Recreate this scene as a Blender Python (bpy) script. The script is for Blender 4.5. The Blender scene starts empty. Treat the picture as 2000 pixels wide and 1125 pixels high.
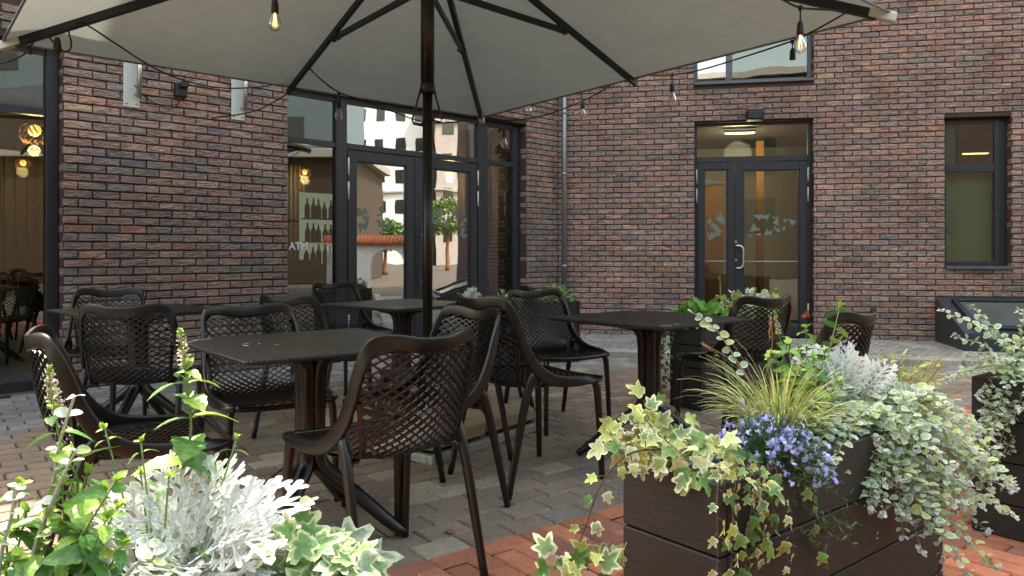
import bpy, math, random
import numpy as np
from mathutils import Vector, Matrix
R = math.radians
random.seed(7)
rng = np.random.default_rng(7)

# ------------------------------------------------------------------ camera, sky, sun
F, HY, H = 1500.0, 492.0, 1.085          # focal length and horizon of the photograph (2000 px wide), eye height
sc = bpy.context.scene
cam = bpy.data.objects.new('camera', bpy.data.cameras.new('camera'))
sc.collection.objects.link(cam)
cam.location = (0, 0, H); cam.rotation_euler = (R(90), 0, 0)
cam.data.sensor_width = 36; cam.data.lens = 36 * F / 2000
cam.data.shift_y = -(562.5 - HY) / 2000
cam.data.clip_end = 400; cam.data.clip_start = 0.05
sc.camera = cam
SUN_AZ, SUN_EL = math.atan2(0.80, -0.60), R(56)
sv = Vector((math.cos(SUN_AZ) * math.cos(SUN_EL), math.sin(SUN_AZ) * math.cos(SUN_EL), math.sin(SUN_EL)))
w = bpy.data.worlds.new("World"); sc.world = w; w.use_nodes = True
sky = w.node_tree.nodes.new('ShaderNodeTexSky'); sky.sky_type = 'NISHITA'; sky.sun_disc = False
sky.sun_elevation = SUN_EL; sky.sun_rotation = math.atan2(sv.x, sv.y)
sky.air_density = 1.6; sky.dust_density = 3.5; sky.ozone_density = 0.6
bg = w.node_tree.nodes['Background']; bg.inputs[1].default_value = 0.15
tint = w.node_tree.nodes.new('ShaderNodeMix'); tint.data_type = 'RGBA'; tint.blend_type = 'MULTIPLY'; tint.inputs[0].default_value = 1
tint.inputs[7].default_value = (1.15, 1.0, 0.80, 1)                 # daylight white balance of the photograph
w.node_tree.links.new(sky.outputs[0], tint.inputs[6]); w.node_tree.links.new(tint.outputs[2], bg.inputs[0])
sun = bpy.data.objects.new('sun', bpy.data.lights.new('sun', 'SUN'))
sc.collection.objects.link(sun)
sun.data.energy = 2.0; sun.data.angle = R(0.6); sun.data.color = (1, 0.93, 0.82)
sun.rotation_euler = (-sv).to_track_quat('-Z', 'Y').to_euler()
sc.view_settings.view_transform = 'Standard'; sc.view_settings.look = 'None'
sc.view_settings.exposure = 2.38; sc.view_settings.gamma = 1
sc.render.engine = 'CYCLES'
sc.cycles.max_bounces = 8; sc.cycles.transparent_max_bounces = 12
sc.cycles.diffuse_bounces = 3; sc.cycles.glossy_bounces = 4
sc.cycles.caustics_reflective = False; sc.cycles.caustics_refractive = False
sc.cycles.use_denoising = True

COL = sc.collection
def at(px, py, Y):                        # a point of the photograph at distance Y
    return Vector(((px - 1000) * Y / F, Y, H + (HY - py) * Y / F))
def on(px, py, z=0.0):                    # a point of the photograph at height z
    Y = F * (H - z) / (py - HY)
    return Vector(((px - 1000) * Y / F, Y, z))

# ------------------------------------------------------------------ materials
def new_mat(name):
    m = bpy.data.materials.new(name); m.use_nodes = True
    return m, m.node_tree.nodes, m.node_tree.links, m.node_tree.nodes['Principled BSDF']
def plain(name, c, rough=0.6, metal=0.0, noise=0.0, nscale=20, bump=0.0, bscale=60, emit=None, es=1, spec=0.5, rvar=0.0):
    m, N, L, b = new_mat(name)
    b.inputs['Base Color'].default_value = (*c, 1); b.inputs['Roughness'].default_value = rough
    b.inputs['Metallic'].default_value = metal; b.inputs['Specular IOR Level'].default_value = spec
    tc = N.new('ShaderNodeTexCoord')
    if noise:
        n = N.new('ShaderNodeTexNoise'); n.inputs['Scale'].default_value = nscale; n.inputs['Detail'].default_value = 6
        n.inputs['Roughness'].default_value = 0.65
        L.new(tc.outputs['Object'], n.inputs['Vector'])
        mx = N.new('ShaderNodeMix'); mx.data_type = 'RGBA'
        mx.inputs[6].default_value = (*[v * (1 - noise) for v in c], 1)
        mx.inputs[7].default_value = (*[min(1, v * (1 + noise)) for v in c], 1)
        L.new(n.outputs[0], mx.inputs[0]); L.new(mx.outputs[2], b.inputs['Base Color'])
        if rvar:
            mr = N.new('ShaderNodeMapRange'); mr.inputs[3].default_value = rough - rvar; mr.inputs[4].default_value = rough + rvar
            L.new(n.outputs[0], mr.inputs[0]); L.new(mr.outputs[0], b.inputs['Roughness'])
    if bump:
        n2 = N.new('ShaderNodeTexNoise'); n2.inputs['Scale'].default_value = bscale; n2.inputs['Detail'].default_value = 4
        L.new(tc.outputs['Object'], n2.inputs['Vector'])
        bp = N.new('ShaderNodeBump'); bp.inputs['Strength'].default_value = bump; bp.inputs['Distance'].default_value = 0.01
        L.new(n2.outputs[0], bp.inputs['Height']); L.new(bp.outputs[0], b.inputs['Normal'])
    if emit:
        b.inputs['Emission Color'].default_value = (*emit, 1); b.inputs['Emission Strength'].default_value = es
    return m
def attr_mat(name, rough=0.8, bump=0.5, stretch=(1, 1, 1), bscale=30, mottled=0.25, mscale=40, dist=0.01, spec=0.4, stain=0.28):
    """colour comes from the piece's own colour attribute, with small mottling and a bump"""
    m, N, L, b = new_mat(name)
    a = N.new('ShaderNodeAttribute'); a.attribute_name = 'Col'
    tc = N.new('ShaderNodeTexCoord')
    add = N.new('ShaderNodeVectorMath'); add.operation = 'ADD'
    a2 = N.new('ShaderNodeAttribute'); a2.attribute_name = 'Off'
    L.new(tc.outputs['Object'], add.inputs[0]); L.new(a2.outputs['Vector'], add.inputs[1])
    mp = N.new('ShaderNodeMapping'); mp.inputs['Scale'].default_value = stretch
    L.new(add.outputs[0], mp.inputs[0])
    n = N.new('ShaderNodeTexNoise'); n.inputs['Scale'].default_value = mscale; n.inputs['Detail'].default_value = 8
    n.inputs['Roughness'].default_value = 0.7
    L.new(mp.outputs[0], n.inputs['Vector'])
    mr = N.new('ShaderNodeMapRange'); mr.inputs[1].default_value = 0.25; mr.inputs[2].default_value = 0.75
    mr.inputs[3].default_value = 1 - mottled; mr.inputs[4].default_value = 1 + mottled
    L.new(n.outputs[0], mr.inputs[0])
    mul = N.new('ShaderNodeVectorMath'); mul.operation = 'SCALE'
    L.new(a.outputs['Color'], mul.inputs[0]); L.new(mr.outputs[0], mul.inputs['Scale'])
    ns = N.new('ShaderNodeTexNoise'); ns.inputs['Scale'].default_value = 1.1; ns.inputs['Detail'].default_value = 7; ns.inputs['Roughness'].default_value = 0.65   # broad weathering stains
    L.new(tc.outputs['Object'], ns.inputs['Vector'])
    ms_ = N.new('ShaderNodeMapRange'); ms_.inputs[1].default_value = 0.35; ms_.inputs[2].default_value = 0.65; ms_.inputs[3].default_value = 1 - stain; ms_.inputs[4].default_value = 1 + stain * .5
    L.new(ns.outputs[0], ms_.inputs[0])
    mu2 = N.new('ShaderNodeVectorMath'); mu2.operation = 'SCALE'; L.new(mul.outputs[0], mu2.inputs[0]); L.new(ms_.outputs[0], mu2.inputs['Scale'])
    L.new(mu2.outputs[0], b.inputs['Base Color'])
    b.inputs['Roughness'].default_value = rough; b.inputs['Specular IOR Level'].default_value = spec
    n2 = N.new('ShaderNodeTexNoise'); n2.inputs['Scale'].default_value = bscale; n2.inputs['Detail'].default_value = 5
    n2.inputs['Distortion'].default_value = 1.2
    L.new(mp.outputs[0], n2.inputs['Vector'])
    bp = N.new('ShaderNodeBump'); bp.inputs['Strength'].default_value = bump; bp.inputs['Distance'].default_value = dist
    L.new(n2.outputs[0], bp.inputs['Height']); L.new(bp.outputs[0], b.inputs['Normal'])
    return m
def leaf_mat(name, rough=0.5, trans=0.3, spec=0.35, bump=0.15):
    m, N, L, b = new_mat(name)
    a = N.new('ShaderNodeAttribute'); a.attribute_name = 'Col'
    tc = N.new('ShaderNodeTexCoord'); n = N.new('ShaderNodeTexNoise'); n.inputs['Scale'].default_value = 120; n.inputs['Detail'].default_value = 3
    L.new(tc.outputs['Object'], n.inputs['Vector'])
    mr = N.new('ShaderNodeMapRange'); mr.inputs[1].default_value = 0.3; mr.inputs[2].default_value = 0.7
    mr.inputs[3].default_value = 0.82; mr.inputs[4].default_value = 1.15
    L.new(n.outputs[0], mr.inputs[0])
    mul = N.new('ShaderNodeVectorMath'); mul.operation = 'SCALE'
    L.new(a.outputs['Color'], mul.inputs[0]); L.new(mr.outputs[0], mul.inputs['Scale'])
    L.new(mul.outputs[0], b.inputs['Base Color'])
    b.inputs['Roughness'].default_value = rough; b.inputs['Specular IOR Level'].default_value = spec
    bp = N.new('ShaderNodeBump'); bp.inputs['Strength'].default_value = bump; bp.inputs['Distance'].default_value = 0.003
    L.new(n.outputs[0], bp.inputs['Height']); L.new(bp.outputs[0], b.inputs['Normal'])
    t = N.new('ShaderNodeBsdfTranslucent'); L.new(mul.outputs[0], t.inputs[0])
    mx = N.new('ShaderNodeMixShader'); mx.inputs[0].default_value = trans
    L.new(b.outputs[0], mx.inputs[1]); L.new(t.outputs[0], mx.inputs[2])
    L.new(mx.outputs[0], N['Material Output'].inputs[0])
    return m
def glass_mat(name, tint=(0.75, 0.8, 0.78), base=0.2, wav=0.12, wscale=2.2):
    m, N, L, b = new_mat(name); N.remove(b)
    g = N.new('ShaderNodeBsdfGlossy'); g.inputs['Roughness'].default_value = 0.0; g.inputs['Color'].default_value = (0.95, 0.97, 1, 1)
    t = N.new('ShaderNodeBsdfTransparent'); t.inputs['Color'].default_value = (*tint, 1)
    lw = N.new('ShaderNodeLayerWeight'); lw.inputs['Blend'].default_value = 0.25
    mr = N.new('ShaderNodeMapRange'); mr.inputs[3].default_value = base; mr.inputs[4].default_value = 0.95
    L.new(lw.outputs['Fresnel'], mr.inputs[0])
    tc = N.new('ShaderNodeTexCoord'); n = N.new('ShaderNodeTexNoise'); n.inputs['Scale'].default_value = wscale; n.inputs['Detail'].default_value = 1
    L.new(tc.outputs['Object'], n.inputs['Vector'])
    bp = N.new('ShaderNodeBump'); bp.inputs['Strength'].default_value = wav; bp.inputs['Distance'].default_value = 0.02
    L.new(n.outputs[0], bp.inputs['Height']); L.new(bp.outputs[0], g.inputs['Normal'])
    mx = N.new('ShaderNodeMixShader')
    L.new(mr.outputs[0], mx.inputs[0]); L.new(t.outputs[0], mx.inputs[1]); L.new(g.outputs[0], mx.inputs[2])
    L.new(mx.outputs[0], N['Material Output'].inputs[0])
    return m

M = {}
M['brick'] = attr_mat('brick', rough=0.6, bump=1.0, stretch=(1, 1, 3.4), bscale=12, mottled=0.62, mscale=12, dist=0.035, spec=0.6)
M['mortar'] = plain('mortar', (0.075, 0.040, 0.032), 0.95, noise=0.25, nscale=30, bump=0.5, bscale=90)
M['paver'] = attr_mat('paver', rough=0.8, bump=0.5, bscale=90, mottled=0.3, mscale=38, dist=0.004)
M['joint'] = plain('joint_sand', (0.085, 0.07, 0.055), 0.95, noise=0.4, nscale=12, bump=0.6, bscale=120)
M['frame'] = plain('anthracite_metal', (0.021, 0.022, 0.026), 0.42, noise=0.15, nscale=8, bump=0.05, spec=0.5)
M['slategrey'] = plain('slate_grey_metal', (0.040, 0.044, 0.050), 0.4, noise=0.15, nscale=8)
M['skyglass'] = plain('pale_skylight_glass', (0.10, 0.115, 0.10), 0.08, spec=0.9)
M['glass'] = glass_mat('window_glass', base=0.36, wav=0.035, wscale=2.4)
M['glass_dark'] = glass_mat('shop_glass', tint=(0.45, 0.47, 0.40), base=0.15, wav=0.04, wscale=1.2)
M['glass_door'] = glass_mat('door_glass', tint=(0.7, 0.76, 0.7), base=0.10, wav=0.05)
M['steel'] = plain('brushed_steel', (0.62, 0.62, 0.6), 0.32, 1.0, noise=0.1, nscale=60)
M['zinc'] = plain('zinc_pipe', (0.30, 0.31, 0.32), 0.45, 0.85, noise=0.25, nscale=9, bump=0.1)
M['plate'] = plain('pale_plate', (0.62, 0.61, 0.55), 0.5, noise=0.12, nscale=20)
M['black'] = plain('black_plastic', (0.012, 0.012, 0.012), 0.5, noise=0.2, nscale=30)
M['chair'] = plain('dark_brown_resin', (0.0078, 0.0050, 0.0034), 0.29, noise=0.25, nscale=14, bump=0.12, bscale=240, spec=0.55, rvar=0.06)
M['chairblack'] = plain('charcoal_resin', (0.0050, 0.0050, 0.0056), 0.38, noise=0.25, nscale=14, bump=0.12, bscale=240, spec=0.5, rvar=0.06)
M['pole'] = plain('bronze_painted_metal', (0.022, 0.015, 0.011), 0.30, 0.5, noise=0.25, nscale=25, spec=0.6)
M['rib'] = plain('black_powder_coat', (0.010, 0.010, 0.011), 0.45, noise=0.2, nscale=30)
M['slab'] = plain('sandstone_slab', (0.36, 0.25, 0.14), 0.85, noise=0.3, nscale=14, bump=0.5, bscale=70)
M['galv'] = plain('galvanised_steel', (0.42, 0.43, 0.42), 0.5, 0.7, noise=0.3, nscale=18)
M['soil'] = plain('potting_soil', (0.035, 0.022, 0.014), 0.95, noise=0.5, nscale=60, bump=1, bscale=80)
M['stem'] = leaf_mat('stem', 0.6, 0.1)
M['leaf'] = leaf_mat('leaf', 0.42, 0.18, 0.4, 0.45)
M['felt'] = leaf_mat('felted_leaf', 0.85, 0.25, 0.15)
M['white'] = plain('white_render', (0.80, 0.80, 0.78), 0.85, noise=0.05, nscale=3)
M['wgrey'] = plain('grey_render', (0.35, 0.34, 0.33), 0.85, noise=0.1, nscale=3)
M['darkglass'] = plain('dark_window', (0.02, 0.025, 0.03), 0.1, spec=0.7)
M['rooftile'] = plain('terracotta_tile', (0.55, 0.17, 0.07), 0.8, noise=0.3, nscale=12)
M['bulbglass'] = glass_mat('bulb_glass', tint=(1, 0.95, 0.88), base=0.06, wav=0)
M['filament'] = plain('filament', (1, 0.6, 0.3), 0.5, emit=(1, 0.50, 0.18), es=0.9)
M['filament_off'] = plain('filament_off', (0.5, 0.35, 0.2), 0.4)
M['sill'] = plain('sill_metal', (0.10, 0.11, 0.12), 0.4, 0.3, noise=0.15, nscale=10)
M['letter'] = plain('white_lettering', (0.8, 0.8, 0.8), 0.6)
M['decal'] = plain('frosted_decal', (0.16, 0.19, 0.15), 0.7)
M['ceil'] = plain('dark_ceiling', (0.05, 0.045, 0.04), 0.8)
M['inwall'] = plain('dark_inner_wall', (0.10, 0.075, 0.055), 0.8, noise=0.2, nscale=3)
M['cream'] = plain('cream_inner_wall', (0.62, 0.60, 0.52), 0.8)
M['orange'] = plain('orange_inner_wall', (0.26, 0.11, 0.022), 0.7, noise=0.15, nscale=2)
M['green'] = plain('green_blind', (0.46, 0.56, 0.33), 0.8, noise=0.08, nscale=2)
M['slat'] = plain('timber_slat', (0.16, 0.105, 0.025), 0.6, noise=0.3, nscale=6)
M['infloor'] = plain('inner_floor', (0.12, 0.13, 0.12), 0.35, noise=0.2, nscale=3)
M['lampglow'] = plain('warm_lamp', (1, 0.8, 0.4), 0.5, emit=(1, 0.58, 0.16), es=1.5)
M['tubeglow'] = plain('tube_lamp', (1, 0.9, 0.7), 0.5, emit=(1, 0.74, 0.4), es=2.2)
M['chalk'] = plain('chalkboard', (0.02, 0.035, 0.025), 0.7, noise=0.5, nscale=18)
M['oak'] = plain('oak_frame', (0.22, 0.09, 0.03), 0.6, noise=0.3, nscale=10)
M['bottle'] = plain('bottle_glass', (0.02, 0.05, 0.03), 0.12, spec=0.8)
M['bottle2'] = plain('amber_bottle', (0.25, 0.08, 0.02), 0.12, spec=0.8)
M['shelfglow'] = plain('lit_shelf_back', (0.9, 0.95, 0.9), 0.6, emit=(0.85, 1, 0.9), es=0.2)
M['atm'] = plain('dark_red_cabinet', (0.06, 0.02, 0.018), 0.5, noise=0.2)
M['dim'] = plain('dim_lettering', (0.10, 0.07, 0.04), 0.6)
M['red'] = plain('red_petal', (0.6, 0.03, 0.01), 0.5)

# planter boards: wood grain composite
def planter_mat():
    m, N, L, b = new_mat('composite_board')
    tc = N.new('ShaderNodeTexCoord'); mp = N.new('ShaderNodeMapping'); mp.inputs['Scale'].default_value = (2.0, 2.0, 26)
    L.new(tc.outputs['Object'], mp.inputs[0])
    n = N.new('ShaderNodeTexNoise'); n.inputs['Scale'].default_value = 5; n.inputs['Detail'].default_value = 8; n.inputs['Distortion'].default_value = 0.6
    L.new(mp.outputs[0], n.inputs['Vector'])
    cr = N.new('ShaderNodeValToRGB'); cr.color_ramp.elements[0].color = (0.0105, 0.0082, 0.0068, 1); cr.color_ramp.elements[1].color = (0.0235, 0.0188, 0.0158, 1)
    cr.color_ramp.elements[0].position = 0.35; cr.color_ramp.elements[1].position = 0.68
    L.new(n.outputs[0], cr.inputs[0])
    v = N.new('ShaderNodeTexVoronoi'); v.inputs['Scale'].default_value = 260; L.new(tc.outputs['Object'], v.inputs['Vector'])
    lt = N.new('ShaderNodeMath'); lt.operation = 'LESS_THAN'; lt.inputs[1].default_value = 0.16; L.new(v.outputs['Distance'], lt.inputs[0])
    n3 = N.new('ShaderNodeTexNoise'); n3.inputs['Scale'].default_value = 9; n3.inputs['Detail'].default_value = 3; L.new(tc.outputs['Object'], n3.inputs['Vector'])
    gt = N.new('ShaderNodeMapRange'); gt.inputs[1].default_value = 0.45; gt.inputs[2].default_value = 0.7; L.new(n3.outputs[0], gt.inputs[0])
    mu = N.new('ShaderNodeMath'); mu.operation = 'MULTIPLY'; L.new(lt.outputs[0], mu.inputs[0]); L.new(gt.outputs[0], mu.inputs[1])
    mx = N.new('ShaderNodeMix'); mx.data_type = 'RGBA'; L.new(mu.outputs[0], mx.inputs[0]); L.new(cr.outputs[0], mx.inputs[6])
    mx.inputs[7].default_value = (0.075, 0.068, 0.06, 1)
    L.new(mx.outputs[2], b.inputs['Base Color']); b.inputs['Roughness'].default_value = 0.62
    bp = N.new('ShaderNodeBump'); bp.inputs['Strength'].default_value = 0.35; bp.inputs['Distance'].default_value = 0.003
    L.new(n.outputs[0], bp.inputs['Height']); L.new(bp.outputs[0], b.inputs['Normal'])
    return m
M['board'] = planter_mat()
def canopy_mat():
    m, N, L, b = new_mat('canvas')
    tc = N.new('ShaderNodeTexCoord')
    n = N.new('ShaderNodeTexNoise'); n.inputs['Scale'].default_value = 1.6; n.inputs['Detail'].default_value = 7; n.inputs['Roughness'].default_value = 0.6
    L.new(tc.outputs['Object'], n.inputs['Vector'])
    cr = N.new('ShaderNodeValToRGB'); cr.color_ramp.elements[0].color = (0.172, 0.200, 0.182, 1); cr.color_ramp.elements[1].color = (0.262, 0.298, 0.280, 1)
    cr.color_ramp.elements[0].position = 0.3; cr.color_ramp.elements[1].position = 0.62
    L.new(n.outputs[0], cr.inputs[0]); L.new(cr.outputs[0], b.inputs['Base Color']); b.inputs['Roughness'].default_value = 0.9
    mp = N.new('ShaderNodeMapping'); mp.inputs['Scale'].default_value = (.35, .35, 14); mp.inputs['Rotation'].default_value = (0, 0, R(45)); L.new(tc.outputs['Object'], mp.inputs[0])
    n2 = N.new('ShaderNodeTexNoise'); n2.inputs['Scale'].default_value = 9; n2.inputs['Detail'].default_value = 8; L.new(mp.outputs[0], n2.inputs['Vector'])
    bp = N.new('ShaderNodeBump'); bp.inputs['Strength'].default_value = 0.35; bp.inputs['Distance'].default_value = 0.006
    L.new(n2.outputs[0], bp.inputs['Height']); L.new(bp.outputs[0], b.inputs['Normal'])
    m3 = N.new('ShaderNodeMapRange'); m3.inputs[1].default_value = 0.3; m3.inputs[2].default_value = 0.7; m3.inputs[3].default_value = 0.86; m3.inputs[4].default_value = 1.10
    L.new(n2.outputs[0], m3.inputs[0]); sc3 = N.new('ShaderNodeVectorMath'); sc3.operation = 'SCALE'; L.new(cr.outputs[0], sc3.inputs[0]); L.new(m3.outputs[0], sc3.inputs['Scale']); L.new(sc3.outputs[0], b.inputs['Base Color'])
    t = N.new('ShaderNodeBsdfTranslucent'); t.inputs[0].default_value = (0.58, 0.58, 0.50, 1)
    mx = N.new('ShaderNodeMixShader'); mx.inputs[0].default_value = 0.13
    L.new(b.outputs[0], mx.inputs[1]); L.new(t.outputs[0], mx.inputs[2]); L.new(mx.outputs[0], N['Material Output'].inputs[0])
    return m
M['canvas'] = canopy_mat()
def tabletop_mat():
    m, N, L, b = new_mat('dimpled_resin')
    b.inputs['Base Color'].default_value = (0.0125, 0.0095, 0.0075, 1); b.inputs['Roughness'].default_value = 0.42
    tc = N.new('ShaderNodeTexCoord'); v = N.new('ShaderNodeTexVoronoi'); v.inputs['Scale'].default_value = 85; v.inputs['Randomness'].default_value = 0.0
    mp = N.new('ShaderNodeMapping'); mp.inputs['Rotation'].default_value = (0, 0, R(45)); mp.inputs['Scale'].default_value = (1, 1, 0)
    L.new(tc.outputs['Object'], mp.inputs[0]); L.new(mp.outputs[0], v.inputs['Vector'])
    mr = N.new('ShaderNodeMapRange'); mr.inputs[1].default_value = 0.15; mr.inputs[2].default_value = 0.45
    L.new(v.outputs['Distance'], mr.inputs[0])
    bp = N.new('ShaderNodeBump'); bp.inputs['Strength'].default_value = 0.7; bp.inputs['Distance'].default_value = 0.003
    L.new(mr.outputs[0], bp.inputs['Height']); L.new(bp.outputs[0], b.inputs['Normal'])
    n = N.new('ShaderNodeTexNoise'); n.inputs['Scale'].default_value = 6; n.inputs['Detail'].default_value = 6; L.new(tc.outputs['Object'], n.inputs['Vector'])
    m2 = N.new('ShaderNodeMapRange'); m2.inputs[3].default_value = 0.34; m2.inputs[4].default_value = 0.58; L.new(n.outputs[0], m2.inputs[0]); L.new(m2.outputs[0], b.inputs['Roughness'])
    return m
M['top'] = tabletop_mat()

# ------------------------------------------------------------------ mesh builder
class MB:
    def __init__(s): s.v = []; s.f = []; s.c = []; s.o = []; s.n = 0; s.usec = False
    def add(s, V, Fc, col=(1, 1, 1), off=(0, 0, 0)):
        V = np.asarray(V, float); k = len(V)
        s.v.append(V)
        col = np.asarray(col, float)
        s.c.append(np.tile(col, (k, 1)) if col.ndim == 1 else col)
        s.o.append(np.tile(np.asarray(off, float), (k, 1)))
        n = s.n
        s.f.extend([tuple(i + n for i in q) for q in Fc]); s.n += k
        return s
    def box(s, c, d, rz=0.0, col=(1, 1, 1), off=(0, 0, 0), ax=None, bev=0.0):
        """centre c, full size d; ax = optional 3 axes"""
        hx, hy, hz = [q / 2 for q in d]
        if bev:
            b = min(bev, hx * .9, hy * .9, hz * .9); V = []
            for (sx, sy, sz) in [(a, b_, c_) for a in (-1, 1) for b_ in (-1, 1) for c_ in (-1, 1)]:
                V += [(sx * (hx - b), sy * (hy - b), sz * hz), (sx * (hx - b), sy * hy, sz * (hz - b)), (sx * hx, sy * (hy - b), sz * (hz - b))]
            idx = {(a, b_, c_): i * 3 for i, (a, b_, c_) in enumerate([(a, b_, c_) for a in (-1, 1) for b_ in (-1, 1) for c_ in (-1, 1)])}
            Fc = []
            g = lambda a, b_, c_, k: idx[(a, b_, c_)] + k
            for q in (-1, 1):
                Fc.append([g(-1, -1, q, 0), g(1, -1, q, 0), g(1, 1, q, 0), g(-1, 1, q, 0)][::q])
                Fc.append([g(-1, q, -1, 1), g(1, q, -1, 1), g(1, q, 1, 1), g(-1, q, 1, 1)][::-q])
                Fc.append([g(q, -1, -1, 2), g(q, 1, -1, 2), g(q, 1, 1, 2), g(q, -1, 1, 2)][::q])
            for a in (-1, 1):
                for b_ in (-1, 1):
                    Fc.append([g(-1, a, b_, 0), g(1, a, b_, 0), g(1, a, b_, 1), g(-1, a, b_, 1)][::(1 if a * b_ < 0 else -1)])
                    Fc.append([g(a, -1, b_, 0), g(a, 1, b_, 0), g(a, 1, b_, 2), g(a, -1, b_, 2)][::(1 if a * b_ > 0 else -1)])
                    Fc.append([g(a, b_, -1, 1), g(a, b_, 1, 1), g(a, b_, 1, 2), g(a, b_, -1, 2)][::(1 if a * b_ < 0 else -1)])
                    for c_ in (-1, 1):
                        t = [g(a, b_, c_, 0), g(a, b_, c_, 1), g(a, b_, c_, 2)]
                        Fc.append(t if a * b_ * c_ < 0 else t[::-1])
            V = np.array(V)
        else:
            V = np.array([(x * hx, y * hy, z * hz) for x in (-1, 1) for y in (-1, 1) for z in (-1, 1)])
            Fc = [(0, 1, 3, 2), (4, 6, 7, 5), (0, 4, 5, 1), (2, 3, 7, 6), (0, 2, 6, 4), (1, 5, 7, 3)]
        if ax is not None:
            V = V @ np.array([list(a) for a in ax])
        elif rz:
            cz, sz = math.cos(rz), math.sin(rz); V = V @ np.array([[cz, sz, 0], [-sz, cz, 0], [0, 0, 1]])
        return s.add(V + np.array(list(c)), Fc, col, off)
    def tube(s, path, rad, n=8, cap=True, col=(1, 1, 1), ref=None, ell=None, e=.75):
        """path points, radius (number or list); ell=(thin axis list) with rad=(wide,thin) pairs"""
        P = np.array([list(p) for p in path], float); k = len(P)
        T = np.gradient(P, axis=0); T /= np.linalg.norm(T, axis=1)[:, None] + 1e-12
        rads = [rad] * k if not hasattr(rad, '__len__') else list(rad)
        V = []; up = np.array([0, 0, 1.0]) if ref is None else np.array(ref, float)
        if ref is None and abs(T[0][2]) > 0.9: up = np.array([1.0, 0, 0])
        nrm = up - T[0] * (up @ T[0]); nrm /= np.linalg.norm(nrm) + 1e-12
        for i in range(k):
            if ell is not None:
                a = np.array(ell[i], float); a = a - T[i] * (a @ T[i]); a /= np.linalg.norm(a); b = np.cross(T[i], a)
                rw, rt = rads[i]
                for j in range(n):
                    th = 2 * math.pi * j / n; cx, sx = math.cos(th), math.sin(th)
                    V.append(P[i] + a * rt * math.copysign(abs(cx) ** e, cx) + b * rw * math.copysign(abs(sx) ** e, sx))
            else:
                nrm = nrm - T[i] * (nrm @ T[i]); nrm /= np.linalg.norm(nrm) + 1e-12; b = np.cross(T[i], nrm)
                for j in range(n):
                    th = 2 * math.pi * j / n
                    V.append(P[i] + rads[i] * (nrm * math.cos(th) + b * math.sin(th)))
        Fc = []
        for i in range(k - 1):
            for j in range(n):
                Fc.append((i * n + j, i * n + (j + 1) % n, (i + 1) * n + (j + 1) % n, (i + 1) * n + j))
        if cap: Fc.append(tuple(range(n))[::-1]); Fc.append(tuple((k - 1) * n + j for j in range(n)))
        return s.add(V, Fc, col)
    def cyl(s, a, b, r, n=16, r2=None, col=(1, 1, 1)):
        return s.tube([a, b], [r, r if r2 is None else r2], n, True, col)
    def lathe(s, prof, c=(0, 0, 0), n=20, col=(1, 1, 1)):
        V = []; k = len(prof)
        for (r, z) in prof:
            for j in range(n):
                th = 2 * math.pi * j / n; V.append((c[0] + r * math.cos(th), c[1] + r * math.sin(th), c[2] + z))
        Fc = [(i * n + j, i * n + (j + 1) % n, (i + 1) * n + (j + 1) % n, (i + 1) * n + j) for i in range(k - 1) for j in range(n)]
        return s.add(V, Fc, col)
    def inst(s, tpl, pos, d, up, scale, colA, colB, bend=0.0):
        """place a leaf template: x along d, z along up"""
        if isinstance(tpl, str): tpl = IVYS[random.randrange(len(IVYS))]; bend = random.uniform(-.1, .7); scale *= random.uniform(.75, 1.15)
        V, Fc, wgt = tpl
        d = np.array(list(d), float); d /= np.linalg.norm(d) + 1e-9
        u = np.array(list(up), float); u = u - d * (u @ d)
        if np.linalg.norm(u) < 1e-4: u = np.array([d[1], -d[0], 0.01])
        u /= np.linalg.norm(u) + 1e-9; sd = np.cross(u, d)
        W = V * scale
        if bend:
            W = W.copy(); W[:, 2] -= bend * (V[:, 0] ** 2) * scale
        Q = W[:, :1] * d + W[:, 1:2] * sd + W[:, 2:3] * u + np.array(list(pos), float)
        c = np.array(colA)[None, :] * (1 - wgt[:, None]) + np.array(colB)[None, :] * wgt[:, None]
        return s.add(Q, Fc, c)
    def build(s, name, mat, parent=None, smooth=True, loc=None):
        me = bpy.data.meshes.new(name)
        V = np.concatenate(s.v) if s.v else np.zeros((0, 3))
        me.from_pydata(V.tolist(), [], s.f)
        C = np.concatenate(s.c)
        a = me.attributes.new('Col', 'FLOAT_COLOR', 'POINT')
        a.data.foreach_set('color', np.concatenate([C, np.ones((len(C), 1))], 1).astype(np.float32).ravel())
        O = np.concatenate(s.o)
        if np.any(O):
            b = me.attributes.new('Off', 'FLOAT_VECTOR', 'POINT'); b.data.foreach_set('vector', O.astype(np.float32).ravel())
        me.materials.append(mat)
        if smooth: me.polygons.foreach_set('use_smooth', [True] * len(me.polygons)); 
        me.update()
        if smooth == 'auto': me.set_sharp_from_angle(angle=R(35))
        o = bpy.data.objects.new(name, me); COL.objects.link(o)
        if parent is not None: o.parent = parent
        if loc is not None: o.location = loc
        return o
def tag(o, label=None, cat=None, group=None, kind=None):
    if label: o['label'] = label
    if cat: o['category'] = cat
    if group: o['group'] = group
    if kind: o['kind'] = kind
    return o
def thing(name, label, cat, loc=(0, 0, 0), rz=0.0, group=None):
    o = bpy.data.objects.new(name, None); COL.objects.link(o); o.empty_display_size = 0.1
    o.location = loc; o.rotation_euler = (0, 0, rz)
    return tag(o, label, cat, group)
def copy_tree(o, parent=None):
    c = o.copy(); COL.objects.link(c)
    if parent is not None: c.parent = parent; c.matrix_parent_inverse = o.matrix_parent_inverse.copy()
    for ch in list(o.children): copy_tree(ch, c)
    return c
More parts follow.
